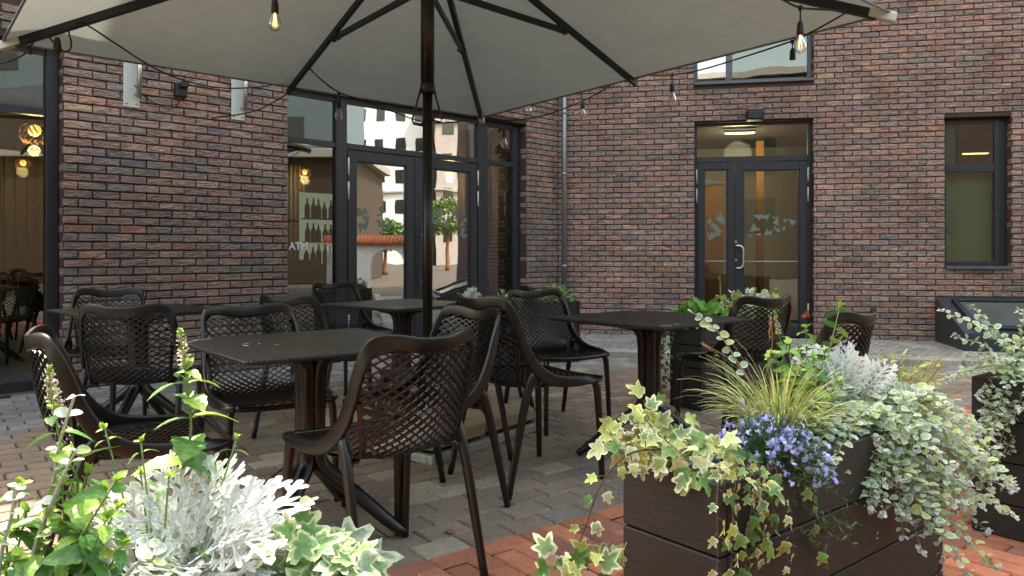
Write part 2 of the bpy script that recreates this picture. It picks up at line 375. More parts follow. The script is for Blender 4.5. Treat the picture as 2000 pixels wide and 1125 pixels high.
def spline(pts, n=8):
    """catmull-rom through pts"""
    P = [np.array(list(p), float) for p in pts]; P = [2 * P[0] - P[1]] + P + [2 * P[-1] - P[-2]]; out = []
    for i in range(1, len(P) - 2):
        for k in range(n):
            t = k / n; a, b, c, d = P[i - 1:i + 3]
            out.append(0.5 * ((2 * b) + (-a + c) * t + (2 * a - 5 * b + 4 * c - d) * t * t + (-a + 3 * b - 3 * c + d) * t ** 3))
    out.append(P[-2]); return out

# ------------------------------------------------------------------ ground
g = MB(); g.add([(-150, -150, -0.012), (150, -150, -0.012), (150, 150, -0.012), (-150, 150, -0.012)], [(0, 1, 2, 3)])
tag(g.build('ground', M['joint'], smooth=False), kind='structure')
E1 = np.array([0.794, 0.608]); E2 = np.array([0.608, -0.794]); RP = np.array([-0.46, 2.595])   # edge of the red paving
WL0 = np.array([0.608, 10.13]); WLd = np.array([0.7071, 0.7071]); WLn = np.array([0.7071, -0.7071])   # long left wing
WRd = np.array([0.9806, -0.196]); WRn = np.array([-0.196, -0.9806])                                  # right wing
KP = np.array([1.07, 8.02])
def paver_field(mb, e, f, L_, W_, org, ext, test, colf, z=0.0, gap=0.004, ch=0.006, jit=0.0015, bond=0.5):
    (a0, a1), (b0, b1) = ext
    for j in range(int(b0 / W_), int(b1 / W_)):
        for i in range(int(a0 / L_), int(a1 / L_)):
            ca = (i + bond * (j % 2)) * L_ + L_ / 2; cb = j * W_ + W_ / 2
            c = org + e * ca + f * cb
            if not test(c): continue
            hl = L_ / 2 - gap; hw = W_ / 2 - gap; zz = z + rng.normal(0, jit); tx, ty = rng.normal(0, 0.006, 2)
            V = []
            for (k, dz) in ((0, -0.009), (ch, 0)):
                for (sa, sb) in ((-1, -1), (1, -1), (1, 1), (-1, 1)):
                    a = sa * (hl - k); b = sb * (hw - k); q = c + e * a + f * b
                    V.append((q[0], q[1], zz + dz + a * tx * .2 + b * ty * .2))
            mb.add(V, [(4, 5, 6, 7), (0, 1, 5, 4), (1, 2, 6, 5), (2, 3, 7, 6), (3, 0, 4, 7)], colf(c), rng.uniform(0, 50, 3))
def dist_left(c): return (c - WL0) @ WLn
def dist_right(c): return (c - WL0) @ WRn
def red_side(c): return (c - RP) @ E2
def kerb_side(c): return (c - KP) @ WRn          # >0 on the camera's side of the kerb
def vis(c): return c[1] > 0.6 and abs(c[0]) < 0.75 * c[1] + 0.8
def colmain(c):
    grey = np.array([0.285, 0.27, 0.245]); brown = np.array([0.285, 0.215, 0.155]); tan = np.array([0.39, 0.33, 0.235]); pink = np.array([0.28, 0.205, 0.158])
    dl, dr = dist_left(c), dist_right(c)
    t = min(1, max(0, (1.55 - dl) / 0.5)); t = max(t, min(1, max(0, (3.1 - dr) / 1.1)))
    r = rng.random()
    warm = brown if r < 0.45 else pink if r < 0.82 else tan if r < 0.92 else np.array([0.245, 0.215, 0.175])
    r = rng.random(); cool = grey if r < 0.7 else grey * 0.8 if r < 0.85 else np.array([0.24, 0.20, 0.17])
    return (cool if rng.random() < t else warm) * rng.uniform(0.88, 1.12)
mb = MB()
paver_field(mb, E1, -E2, 0.2, 0.135, RP, ((-6, 9), (0, 8.5)), lambda c: red_side(c) < 0 and kerb_side(c) > 0.12 and dist_left(c) > 0.0 and vis(c), colmain)
tag(mb.build('paving', M['paver'], smooth=False), kind='structure')
mb = MB()
def colred(c):
    r = rng.random(); b = np.array([0.50, 0.185, 0.10]) if r < 0.7 else np.array([0.36, 0.145, 0.10]) if r < 0.9 else np.array([0.44, 0.22, 0.145])
    return b * rng.uniform(0.8, 1.15)
M['redpaver'] = attr_mat('red_clinker', rough=0.75, bump=0.5, bscale=70, mottled=0.25, mscale=30, dist=0.004)
paver_field(mb, E2, E1, 0.2, 0.1, RP + E2 * 0.11, ((-0.2, 5.5), (-3, 6.5)), lambda c: red_side(c) > 0.1 and kerb_side(c) > 0.12 and vis(c), colred)
paver_field(mb, E1, E2, 0.2, 0.1, RP, ((-3, 6.5), (0, 0.1)), lambda c: vis(c) and kerb_side(c) > 0.12, colred)
tag(mb.build('red_paving', M['redpaver'], smooth=False), kind='structure')
mb = MB()
paver_field(mb, WRd, WRn, 0.1, 0.1, WL0, ((-1, 9), (0.0, 2.35)), lambda c: kerb_side(c) < -0.02 and dist_left(c) > 0,
            lambda c: np.array([0.36, 0.33, 0.28]) * rng.uniform(0.75, 1.2), z=0.012, bond=0.5)
tag(mb.build('walkway', M['paver'], smooth=False), kind='structure')
mb = MB()
M['kerb'] = attr_mat('kerb_concrete', rough=0.85, bump=0.4, bscale=60, mottled=0.3, mscale=14, dist=0.004)
for i in range(-1, 9):
    c = KP + WRd * (i * 1.0 - 0.2) - WRn * 0.0
    mb.box((c[0], c[1], 0.012), (0.99, 0.16, 0.10), rz=math.atan2(WRd[1], WRd[0]), col=np.array([0.46, 0.41, 0.33]) * random.uniform(.85, 1.1), off=rng.uniform(0, 9, 3), bev=0.012)
tag(mb.build('kerb', M['kerb'], smooth=False), kind='structure')
# drain strip along the left wing
mb = MB()
for k in range(150):
    c = np.array(on(0, 836)[:2]) + E1 * (k * 0.03 - 1.0)
    mb.box((c[0], c[1], -0.001), (0.016, 0.06, 0.006), rz=math.atan2(E1[1], E1[0]))
dr = mb.build('drain_grate', M['galv'], smooth=False)
tag(dr, 'narrow slotted drain grate let into the paving beside the shop window', 'drain')

# ------------------------------------------------------------------ brick building
def P3(wall, t, z, d=0.0):
    dr_, n = (WLd, WLn) if wall == 'L' else (WRd, WRn)
    q = WL0 + dr_ * t + n * d
    return (q[0], q[1], z)
def tp(wall, px, d=0.0):                  # wall coordinate under a pixel column, d = distance in front of the wall
    dr_, n = (WLd, WLn) if wall == 'L' else (WRd, WRn)
    a = (px - 1000) / F; q = WL0 + n * d
    return (a * q[1] - q[0]) / (dr_[0] - a * dr_[1])
def zp(wall, px, py, d=0.0):
    q = P3(wall, tp(wall, px, d), 0, d); return H + (HY - py) * q[1] / F
CO, BL = 0.0686, 0.208
PAL = [((0.372, 0.222, 0.170), 6), ((0.330, 0.218, 0.176), 4), ((0.270, 0.208, 0.172), 2.2), ((0.42, 0.215, 0.145), 1.4), ((0.46, 0.295, 0.195), 0.6), ((0.215, 0.182, 0.160), 0.3)]
PALW = np.array([p[1] for p in PAL]); PALW = PALW / PALW.sum(); PALC = np.array([p[0] for p in PAL])
def brick_wall(mb, org, d, n, t0, t1, z0, z1, openings=(), cool=0.0, short=False):
    """real bricks, each its own block; org/d/n as 2-D arrays; openings = (ta, tb, za, zb)"""
    r0 = int(math.floor(z0 / CO)); r1 = int(math.ceil(z1 / CO))
    ph = rng.random(len(range(r0, r1)))
    for r in range(r0, r1):
        za, zb = max(z0, r * CO + 0.0062), min(z1, (r + 1) * CO - 0.0062)
        if zb - za < 0.012: continue
        off = (0.5 if r % 2 else 0.0) * BL
        i0 = int(math.floor((t0 - off) / BL)) - 1; i1 = int(math.ceil((t1 - off) / BL)) + 1
        for i in range(i0, i1):
            a = max(t0, off + i * BL + 0.0055); b = min(t1, off + (i + 1) * BL - 0.0055)
            segs = [(a, b)]
            for (ta, tb, oa, ob) in openings:
                if zb > oa + 0.01 and za < ob - 0.01:
                    ns = []
                    for (p, q) in segs:
                        if q <= ta or p >= tb: ns.append((p, q))
                        else:
                            if p < ta: ns.append((p, ta))
                            if q > tb: ns.append((tb, q))
                    segs = ns
            for (p, q) in segs:
                if q - p < 0.025: continue
                zc = (za + zb) / 2
                w = PALW.copy()
                if cool < .5: w[[2, 5]] *= .38; w[[0, 3]] *= 1.25
                lowcool = cool * max(0, min(1, (2.3 - zc) / 1.2))
                w[[0, 3, 4]] *= (1 - 0.7 * lowcool); w[[2, 5]] *= (1 + 3.0 * lowcool); w /= w.sum()
                col = PALC[rng.choice(len(PALC), p=w)] * rng.uniform(0.84, 1.16) * np.array([1, rng.uniform(.95, 1.05), rng.uniform(.94, 1.06)])
                k = 0.0045; e = rng.normal(0, 0.0016); V = []
                for (dd, kk) in ((-0.03, 0), (0 + e - 0.004, 0), (e, k)):
                    for (x, y) in ((p + kk, za + kk), (q - kk, za + kk), (q - kk, zb - kk), (p + kk, zb - kk)):
                        jx, jy = (rng.normal(0, 0.0014, 2) if kk == 0 and dd > -0.02 else (0, 0))
                        u = org + d * (x + jx) + n * dd
                        V.append((u[0], u[1], y + jy))
                mb.add(V, [(8, 9, 10, 11), (4, 5, 9, 8), (5, 6, 10, 9), (6, 7, 11, 10), (7, 4, 8, 11), (0, 1, 5, 4), (1, 2, 6, 5), (2, 3, 7, 6), (3, 0, 4, 7)], col, rng.uniform(0, 60, 3))
def mortar_sheet(mb, org, d, n, t0, t1, z0, z1, openings, depth=-0.014, back=-0.35):
    ts = sorted(set([t0, t1] + [v for o in openings for v in o[:2] if t0 < v < t1])); zs = sorted(set([z0, z1] + [v for o in openings for v in o[2:] if z0 < v < z1]))
    for i in range(len(ts) - 1):
        for j in range(len(zs) - 1):
            tc, zc = (ts[i] + ts[i + 1]) / 2, (zs[j] + zs[j + 1]) / 2
            if any(a < tc < b and c < zc < e for (a, b, c, e) in openings): continue
            for dd in (depth, back):
                V = [(*(org + d * t + n * dd), z) for (t, z) in ((ts[i], zs[j]), (ts[i + 1], zs[j]), (ts[i + 1], zs[j + 1]), (ts[i], zs[j + 1]))]
                mb.add(V, [(0, 1, 2, 3)])
    for (a, b, c, e) in openings:       # linings of the reveals
        q = [(a, c), (b, c), (b, e), (a, e)]
        for k in range(4):
            (ta, za), (tb, zb) = q[k], q[(k + 1) % 4]
            V = [(*(org + d * t + n * dd), z) for (t, z, dd) in ((ta, za, depth), (tb, zb, depth), (tb, zb, back), (ta, za, back))]
            mb.add(V, [(0, 1, 2, 3)])
bld = thing('brick_building', 'dark red and purple brick building with two wings meeting in a corner behind the terrace', 'building')
REC = -0.14
WH = 10.5; WLOW = 4.3; TLOW = -5.2  # wall tops out of view; low left end shaped to let sun in there
oL = [(-12.0, tp('L', 124), 0.0, 2.70), (tp('L', 562), tp('L', 1030), 0.0, 2.70), (-12.0, tp('L', 50), 3.0, 4.2)]
zsill = zp('R', 1355, 167); 
oR = [(tp('R', 1356), tp('R', 1590), 0.0, 2.75), (tp('R', 1355), tp('R', 1590), zsill, 4.75), (tp('R', 1845), tp('R', 1976), 0.88, 2.70)]
for (W, d_, n_, ops, t0, t1, cool) in (('L', WLd, WLn, oL, -12.0, 0.0, 1.0), ('R', WRd, WRn, oR, 0.0, 9.0, 0.25)):
    mb = MB(); brick_wall(mb, WL0, d_, n_, t0 if W == 'R' else max(t0, -8.5), t1 - (0.0 if W == 'L' else 2.2), 0.0, 4.9 if W == 'R' else 4.3, ops, cool)
    if W == 'L': brick_wall(mb, WL0, d_, n_, TLOW, t1, 4.3 // CO * CO + CO, 4.9, ops, cool)
    # brick returns of the reveals
    for (a, b, c, e) in ops:
        if a > t0 + 0.5 or W == 'R':
            brick_wall(mb, WL0 + d_ * a - n_ * 0.012, -n_, d_, 0.0, 0.125, c, min(e, 4.9))
        brick_wall(mb, WL0 + d_ * b - n_ * 0.012, -n_, -d_, 0.0, 0.125, c, min(e, 4.9))
    bw = mb.build('brick_wall', M['brick'], bld, smooth=False)
    bw['label'] = 'long left wing wall in darker grey and purple brick' if W == 'L' else 'right wing wall in reddish brown brick'
    mb = MB()
    for (ta_, tb_, hh) in (((t0, TLOW, WLOW), (TLOW, t1, WH)) if W == 'L' else ((t0, t1, WH),)):
        mortar_sheet(mb, WL0, d_, n_, ta_ - (0.3 if W == 'R' else 0), tb_ + (0.3 if W == 'L' and tb_ == 0 else 0), -0.01, hh, [(max(a, ta_), min(b, tb_), c, min(e, hh)) for (a, b, c, e) in ops if a < tb_ and b > ta_])
        V = [P3(W, ta_ - (1.5 if W == 'R' else 0), hh, -0.011), P3(W, tb_, hh, -0.011), P3(W, tb_, hh, -3.8), P3(W, ta_ - (1.5 if W == 'R' else 0), hh, -3.8)]; mb.add(V, [(0, 1, 2, 3)])
    if W == 'L': mb.add([P3(W, TLOW, WLOW, -0.011), P3(W, TLOW, WH, -0.011), P3(W, TLOW, WH, -3.8), P3(W, TLOW, WLOW, -3.8)], [(0, 1, 2, 3)])
    mb.build('wall_core', M['mortar'], bld, smooth=False)
def rect(mb, W, a, b, z0, z1, d0, d1, bev=0.003):
    """box on a wall from t=a..b, z0..z1, depth d0..d1 (positive = in front)"""
    dr_, n = (WLd, WLn) if W == 'L' else (WRd, WRn)
    q = WL0 + dr_ * (a + b) / 2 + n * (d0 + d1) / 2
    ax = ((dr_[0], dr_[1], 0), (n[0], n[1], 0), (0, 0, 1))
    mb.box((q[0], q[1], (z0 + z1) / 2), (abs(b - a), abs(d1 - d0), abs(z1 - z0)), ax=ax, bev=bev)
def pane(W, a, b, z0, z1, d, mat, parent, name='glass_pane'):
    mb = MB(); rect(mb, W, a, b, z0, z1, d - 0.004, d, bev=0)
    # a single sheet with its thickness
    return mb.build(name, mat, parent, smooth=False)
def frame_rect(mb, W, a, b, z0, z1, wd, d0, d1, bot=None):
    bot = wd if bot is None else bot
    rect(mb, W, a, a + wd, z0, z1, d0, d1); rect(mb, W, b - wd, b, z0, z1, d0, d1)
    rect(mb, W, a + wd, b - wd, z1 - wd, z1, d0, d1 - 0.002); rect(mb, W, a + wd, b - wd, z0, z0 + bot, d0, d1 - 0.002)
FD0, FD1 = REC - 0.06, REC + 0.01
# --- shop window far left
TZ = 2.185
a, b = -9.5, oL[0][1]
mb = MB(); fr_l = b - 0.005
rect(mb, 'L', fr_l - 0.085, fr_l, 0.0, 2.69, FD0, FD1 + 0.02)
rect(mb, 'L', a, fr_l - 0.085, TZ - 0.03, TZ + 0.03, FD0, FD1)
rect(mb, 'L', a, fr_l - 0.085, 2.63, 2.69, FD0, FD1)
rect(mb, 'L', a, fr_l - 0.085, 0.0, 0.09, FD0, FD1)
rect(mb, 'L', fr_l - 1.95, fr_l - 1.89, 0.09, 2.63, FD0, FD1 - 0.004)
sw = mb.build('window', M['frame'], bld, smooth=False); sw['label'] = 'tall anthracite framed shop window left of the brick pier'
pane('L', a, fr_l - 0.085, 0.09, TZ - 0.03, REC - 0.02, M['glass_dark'], sw); pane('L', a, fr_l - 0.085, TZ + 0.03, 2.63, REC - 0.02, M['glass_dark'], sw)
# upstairs window far left
mb = MB(); a2, b2 = -9.5, oL[2][1]
frame_rect(mb, 'L', a2, b2, 3.0, 4.2, 0.06, FD0, FD1); uw = mb.build('window', M['frame'], bld, smooth=False); pane('L', a2 + .06, b2 - .06, 3.06, 4.14, REC - 0.02, M['glass_dark'], uw)
# --- glazed entrance of the left wing
e0, e1 = oL[1][0] + 0.005, oL[1][1] - 0.005
m1a, m1b = tp('L', 655, REC), tp('L', 676, REC)
m2a, m2b = tp('L', 932, REC), tp('L', 950, REC)
endf = tp('L', 1002, REC)
mb = MB()
rect(mb, 'L', e0, e0 + 0.03, 0, 2.69, FD0, FD1)
rect(mb, 'L', m1a, m1b, 0, 2.69, FD0, FD1 + 0.01); rect(mb, 'L', m2a, m2b, 0, 2.69, FD0, FD1 + 0.01)
rect(mb, 'L', endf, e1, 0, 2.69, FD0, FD1 + 0.01)
for (p, q) in ((e0 + 0.03, m1a), (m1b, m2a), (m2b, endf)):
    rect(mb, 'L', p, q, TZ - 0.028, TZ + 0.032, FD0, FD1); rect(mb, 'L', p, q, 2.63, 2.69, FD0, FD1)
for (p, q) in ((e0 + 0.03, m1a), (m2b, endf)): rect(mb, 'L', p, q, 0.0, 0.10, FD0, FD1)
ent = mb.build('entrance_frame', M['frame'], bld, smooth=False); ent['label'] = 'anthracite glazed entrance with double doors between two side lights'
for (p, q) in ((e0 + 0.03, m1a), (m2b, endf)):
    pane('L', p, q, 0.10, TZ - 0.028, REC - 0.02, M['glass_dark'], ent); pane('L', p, q, TZ + 0.032, 2.63, REC - 0.02, M['glass_dark'], ent)
pane('L', m1b, m2a, TZ + 0.032, 2.63, REC - 0.02, M['glass'], ent)
dm = tp('L', 808, REC)
def strap_hinges(W, t, door, zs, d):
    for z in zs:
        mb = MB(); q = P3(W, t, z, d); mb.cyl((q[0], q[1], z - 0.09), (q[0], q[1], z + 0.09), 0.009, 8); mb.build('hinge', M['plate'], door)
def triangles(W, a, b, z0, z1, d, door, seed, nn=16):
    r = random.Random(seed)
    dr_, n = (WLd, WLn) if W == 'L' else (WRd, WRn)
    for k in range(nn):
        t = r.uniform(a + .03, b - .03); z = r.uniform(z0, z1); s = r.uniform(.02, .065); an = r.uniform(0, 6.28); V = []
        for j in range(3):
            A = an + j * 2.09 + r.uniform(-.5, .5); tt = min(b - .004, max(a + .004, t + s * math.cos(A)))
            V.append(P3(W, tt, z + s * math.sin(A) * 1.1, d + 0.0008 * (1 + k * 0.15)))
        mb = MB(); mb.add(V, [(0, 1, 2)]); mb.build('frosted_triangle', M['decal'], door, smooth=False)
def door_leaf(W, a, b, z0, z1, d, stile, rail_b, hinge_t, glass, seed, label):
    mb = MB(); frame_rect(mb, W, a, b, z0, z1, stile, d - 0.05, d + 0.015, bot=rail_b)
    frame_rect(mb, W, a + stile - .004, b - stile + .004, z0 + rail_b - .004, z1 - stile + .004, 0.018, d - 0.045, d + 0.004)
    o = mb.build('door', M['frame'], bld, smooth=False); o['label'] = label
    pane(W, a + stile + .012, b - stile - .012, z0 + rail_b + .012, z1 - stile - .012, d - 0.012, glass, o)
    strap_hinges(W, hinge_t, o, (z1 - 0.17, z1 - 0.42, 0.35), d + 0.028)
    triangles(W, a + stile + .02, b - stile - .02, 1.28, 1.55, d - 0.011, o, seed)
    return o
dl = door_leaf('L', m1b + 0.012, dm - 0.004, 0.012, TZ - 0.04, REC + 0.002, 0.105, 0.14, m1b + 0.012, M['glass'], 1, 'left leaf of the glazed double door')
dr2 = door_leaf('L', dm + 0.004, m2a - 0.012, 0.012, TZ - 0.04, REC + 0.002, 0.105, 0.14, m2a - 0.012, M['glass'], 2, 'right leaf of the glazed double door with steel bar handle')
mb = MB(); ht = dm + 0.075
q0 = P3('L', ht, 0, REC + 0.075)
mb.cyl((q0[0], q0[1], 0.62), (q0[0], q0[1], 1.42), 0.012, 10)
for z in (0.74, 1.27):
    q1 = P3('L', ht, z, REC + 0.01); q2 = P3('L', ht, z, REC + 0.075); mb.cyl(q1, q2, 0.009, 8)
mb.build('handle', M['steel'], dr2)
# ATM lettering on the side light
def text_mesh(body, size, W, t, z, d, mat, parent, name, mirror=False):
    cu = bpy.data.curves.new(name, 'FONT'); cu.body = body; cu.size = size; cu.extrude = 0.0006; cu.offset = 0.004; cu.align_x = 'CENTER'; cu.align_y = 'CENTER'
    tmp = bpy.data.objects.new(name, cu); COL.objects.link(tmp)
    dg = bpy.context.evaluated_depsgraph_get(); me = bpy.data.meshes.new_from_object(tmp.evaluated_get(dg))
    bpy.data.objects.remove(tmp)
    dr_, n = (WLd, WLn) if W == 'L' else (WRd, WRn); q = P3(W, t, z, d); s = -1 if mirror else 1
    me.transform(Matrix(((dr_[0] * s, 0, n[0], q[0]), (dr_[1] * s, 0, n[1], q[1]), (0, 1, 0, q[2]), (0, 0, 0, 1))))
    me.materials.clear(); me.materials.append(mat)
    o = bpy.data.objects.new(name, me); COL.objects.link(o); o.parent = parent
    return o
text_mesh('ATM', 0.10, 'L', tp('L', 584, REC), zp('L', 584, 481, REC), REC - 0.012, M['letter'], ent, 'lettering')['label'] = 'small white ATM lettering on the side light'

# --- door of the right wing
d0, d1 = oR[0][0] + 0.004, oR[0][1] - 0.004
TR_ = 2.235; dmid = tp('R', 1440, REC); fe = tp('R', 1585, REC)
mb = MB()
rect(mb, 'R', d0, d0 + 0.035, 0, 2.74, FD0, FD1); rect(mb, 'R', fe - 0.045, d1, 0, 2.74, FD0, FD1)
rect(mb, 'R', d0 + 0.035, fe - 0.045, 2.70, 2.74, FD0, FD1); rect(mb, 'R', d0 + 0.035, fe - 0.045, TR_, TR_ + 0.07, FD0, FD1)
rf = mb.build('door_frame', M['frame'], bld, smooth=False); rf['label'] = 'anthracite door frame of the right wing with fanlight'
pane('R', d0 + 0.035, fe - 0.045, TR_ + 0.07, 2.70, REC - 0.02, M['glass_door'], rf)
da = door_leaf('R', d0 + 0.037, dmid - 0.035, 0.012, TR_ - 0.008, REC + 0.002, 0.085, 0.13, d0 + 0.03, M['glass_door'], 3, 'narrow fixed leaf of the right wing door')
db = door_leaf('R', dmid - 0.028, fe - 0.047, 0.012, TR_ - 0.008, REC + 0.002, 0.10, 0.13, fe - 0.045, M['glass_door'], 4, 'wide leaf of the right wing door with bow handle')
mb = MB(); hb = tp('R', 1438, REC + .05)
path = [P3('R', hb, 1.165, REC + .01), P3('R', hb, 1.165, REC + .05), P3('R', hb + 0.05, 1.16, REC + .065), P3('R', hb + 0.082, 1.12, REC + .07), P3('R', hb + 0.085, 1.02, REC + .07), P3('R', hb + 0.082, 0.92, REC + .07), P3('R', hb + 0.05, 0.882, REC + .065), P3('R', hb, 0.878, REC + .05), P3('R', hb, 0.878, REC + .01)]
mb.tube(spline(path, 5), 0.0125, 10); mb.build('handle', M['steel'], db)
for (za_, zb_) in ((1.20, 1.235), (0.965, 0.995)):
    mb = MB(); rect(mb, 'R', hb - 0.016, hb + 0.016, za_, zb_, REC + 0.017, REC + 0.028); mb.build('lock', M['steel'], db)
for dd, (p, q) in ((da, (d0 + .13, dmid - .13)), (db, (dmid + .085, fe - .16))):
    mb = MB(); rect(mb, 'R', p, q, 0.962, 0.970, REC - 0.01, REC - 0.004, bev=0); mb.build('push_bar', M['plate'], dd)
# --- upper window
mb = MB(); ua, ub = oR[1][0] + .004, oR[1][1] - .004; uz = zsill + 0.03; um = tp('R', 1424, REC)
frame_rect(mb, 'R', ua, ub, uz, 4.74, 0.05, FD0, FD1); rect(mb, 'R', um - 0.04, um + 0.04, uz + .05, 4.69, FD0, FD1 - .003)
w1 = mb.build('window', M['sill'], bld, smooth=False); w1['label'] = 'upper window above the door, half hidden by the parasol'
pane('R', ua + .05, um - .04, uz + .05, 4.69, REC - .02, M['glass'], w1); pane('R', um + .04, ub - .05, uz + .05, 4.69, REC - .02, M['glass_door'], w1)
mb = MB(); rect(mb, 'R', ua, ub, zsill - 0.0, zsill + 0.03, REC + .011, 0.03); mb.build('sill', M['sill'], w1, smooth=False)
# --- narrow window on the right
mb = MB(); na, nb = oR[2][0] + .004, oR[2][1] - .004; nz = 0.915; ne = tp('R', 1952, REC)
frame_rect(mb, 'R', na, ne, nz, 2.69, 0.055, FD0, FD1); rect(mb, 'R', ne, nb, nz, 2.69, FD0, FD1 - .005)
rect(mb, 'R', na + .055, ne - .055, 2.05, 2.14, FD0, FD1 - .003)
w2 = mb.build('window', M['frame'], bld, smooth=False); w2['label'] = 'narrow two part window at the right edge of the wall'
pane('R', na + .055, ne - .055, nz + .055, 2.05, REC - .02, M['glass_door'], w2); pane('R', na + .055, ne - .055, 2.14, 2.635, REC - .02, M['glass_dark'], w2)
mb = MB(); rect(mb, 'R', na, nb, 0.88, 0.915, REC + .011, 0.045); mb.build('sill', M['sill'], w2, smooth=False)

# ------------------------------------------------------------------ rooms behind the glass
def room(W, a, b, zt, depth, back, side, ceil, floorm, name):
    mb = MB()
    def quad(p): mb_.add([P3(W, *x) for x in p], [(0, 1, 2, 3)])
    D0 = -0.352
    for nm, mat, pts in (('back_wall', back, [(a, 0, -depth), (b, 0, -depth), (b, zt, -depth), (a, zt, -depth)]),
                         ('side_wall', side, [(a, 0, D0), (a, 0, -depth), (a, zt, -depth), (a, zt, D0)]),
                         ('side_wall', side, [(b, 0, D0), (b, 0, -depth), (b, zt, -depth), (b, zt, D0)]),
                         ('inner_ceiling', ceil, [(a, zt, D0), (b, zt, D0), (b, zt, -depth), (a, zt, -depth)]),
                         ('inner_floor', floorm, [(a, .004, D0 + .3), (b, .004, D0 + .3), (b, .004, -depth), (a, .004, -depth)])):
        mb_ = MB(); quad(pts); mb_.build(nm, mat, bld, smooth=False)
room('L', -9.6, oL[0][1] + 0.9, 2.75, 2.6, M['slat'], M['inwall'], M['ceil'], M['infloor'], 'shop')
room('L', oL[1][0] - 0.7, oL[1][1] + 0.5, 2.76, 3.2, M['inwall'], M['inwall'], M['ceil'], M['infloor'], 'bar')
room('R', oR[0][0] - 0.4, oR[0][1] + 0.5, 2.78, 3.4, M['inwall'], M['orange'], M['ceil'], M['infloor'], 'hall')
room('R', oR[1][0] - 0.4, oR[1][1] + 0.5, 4.9, 3.0, M['wgrey'], M['cream'], M['cream'], M['infloor'], 'upper')
room('R', oR[2][0] - 0.3, oR[2][1] + 0.3, 2.72, 2.2, M['green'], M['inwall'], M['ceil'], M['infloor'], 'office')
# timber slats on the shop's back wall and bar panel
def slats(W, a, b, z1, dep, step, mat, label, cat='wall panel'):
    mb = MB(); t = a
    while t < b: rect(mb, W, t, t + step * .55, 0.01, z1, -dep, -dep + .04, bev=0); t += step
    return tag(mb.build('slatted_panel', mat, None, smooth=False), label, cat)
slats('L', -8.2, oL[0][1] + .7, 2.2, 2.55, .10, M['slat'], 'upright timber slats lining the room behind the far left shop window')
slats('L', oL[1][0] - .6, oL[1][0] + 1.0, 2.1, 1.5, .055, M['slat'], 'upright timber slats seen through the side light left of the double door')
slats('L', endf - 0.14, endf + 0.3, 2.7, 0.9, .06, M['slat'], 'yellowish upright slats seen through the side light right of the double door')
def pendant(W, t, z, dep, r, label, strength):
    q = P3(W, t, z, -dep)
    o = thing('pendant_lamp', label, 'pendant lamp', q)
    mb = MB(); mb.lathe([(0.001, -r), (r * .7, -r * .7), (r, 0), (r * .7, r * .7), (0.001, r)], n=14); mb.build('bulb', M['lampglow'], o)
    mb = MB()
    for k in range(14):
        A = k * 2.399; mb.tube([(0, 0, r * 1.8), (r * 2.1 * math.cos(A), r * 2.1 * math.sin(A), r * .6), (r * 2.3 * math.cos(A + .4), r * 2.3 * math.sin(A + .4), -r * 1.1), (r * 1.5 * math.cos(A), r * 1.5 * math.sin(A), -r * 2)], r * .09, 4)
    mb.build('lamp_shade', M['oak'], o)
    mb = MB(); mb.cyl((0, 0, r), (0, 0, 2.74 - z), 0.004, 6); mb.build('cord', M['black'], o)
    L_ = bpy.data.lights.new('lamp_light', 'POINT'); L_.energy = strength; L_.color = (1, .72, .35); L_.shadow_soft_size = .05
    lo = bpy.data.objects.new('lamp_light', L_); COL.objects.link(lo); lo.parent = o; lo.location = (0, 0, -r * 3.2)
pendant('L', tp('L', 68, -1.0), 2.15, 1.0, 0.055, 'glowing pendant lamp with woven shade in the far left shop window', 9)
pendant('L', tp('L', 45, -1.9), 1.95, 1.9, 0.03, 'small glowing pendant lamp below the big woven one', 2)
pendant('L', tp('L', 600, -1.1), 2.0, 1.15, 0.03, 'small pendant lamp above the bar shelf', 4)
pendant('L', tp('L', 880, -1.6), 2.25, 1.6, 0.04, 'pendant lamp inside behind the right door leaf', 10)
# wall sign board (A-frame) inside the shop window
af = thing('chalkboard_sign', 'folding chalkboard with wooden frame behind the far left shop window', 'sign', (0, 0, 0))
Wc = tp('L', 62, -0.6)
for s_, nm in ((1, 'front_board'), (-1, 'rear_board')):
    mb = MB(); n3 = Vector((WLd[0], WLd[1], 0)); top = Vector(P3('L', Wc, 0.88, -0.6)); bot = Vector(P3('L', Wc + s_ * 0.24, 0.01, -0.6)); ax3 = (top - bot).normalized(); sd = Vector((WLn[0], WLn[1], 0)); nn = ax3.cross(sd)
    c = (top + bot) / 2; mb.box(c, (0.5, 0.012, (top - bot).length - .04), ax=(sd, nn, ax3)); mb.build(nm, M['chalk'], af, smooth=False)
    mb = MB()
    for k in (-1, 1): mb.box(c + sd * 0.27 * k, (0.045, 0.03, (top - bot).length), ax=(sd, nn, ax3), bev=.004)
    mb.box(top - ax3 * .03, (0.5, 0.028, 0.05), ax=(sd, nn, ax3)); mb.box(bot + ax3 * .12, (0.5, 0.028, 0.05), ax=(sd, nn, ax3)); mb.build('frame', M['oak'], af, smooth=False)
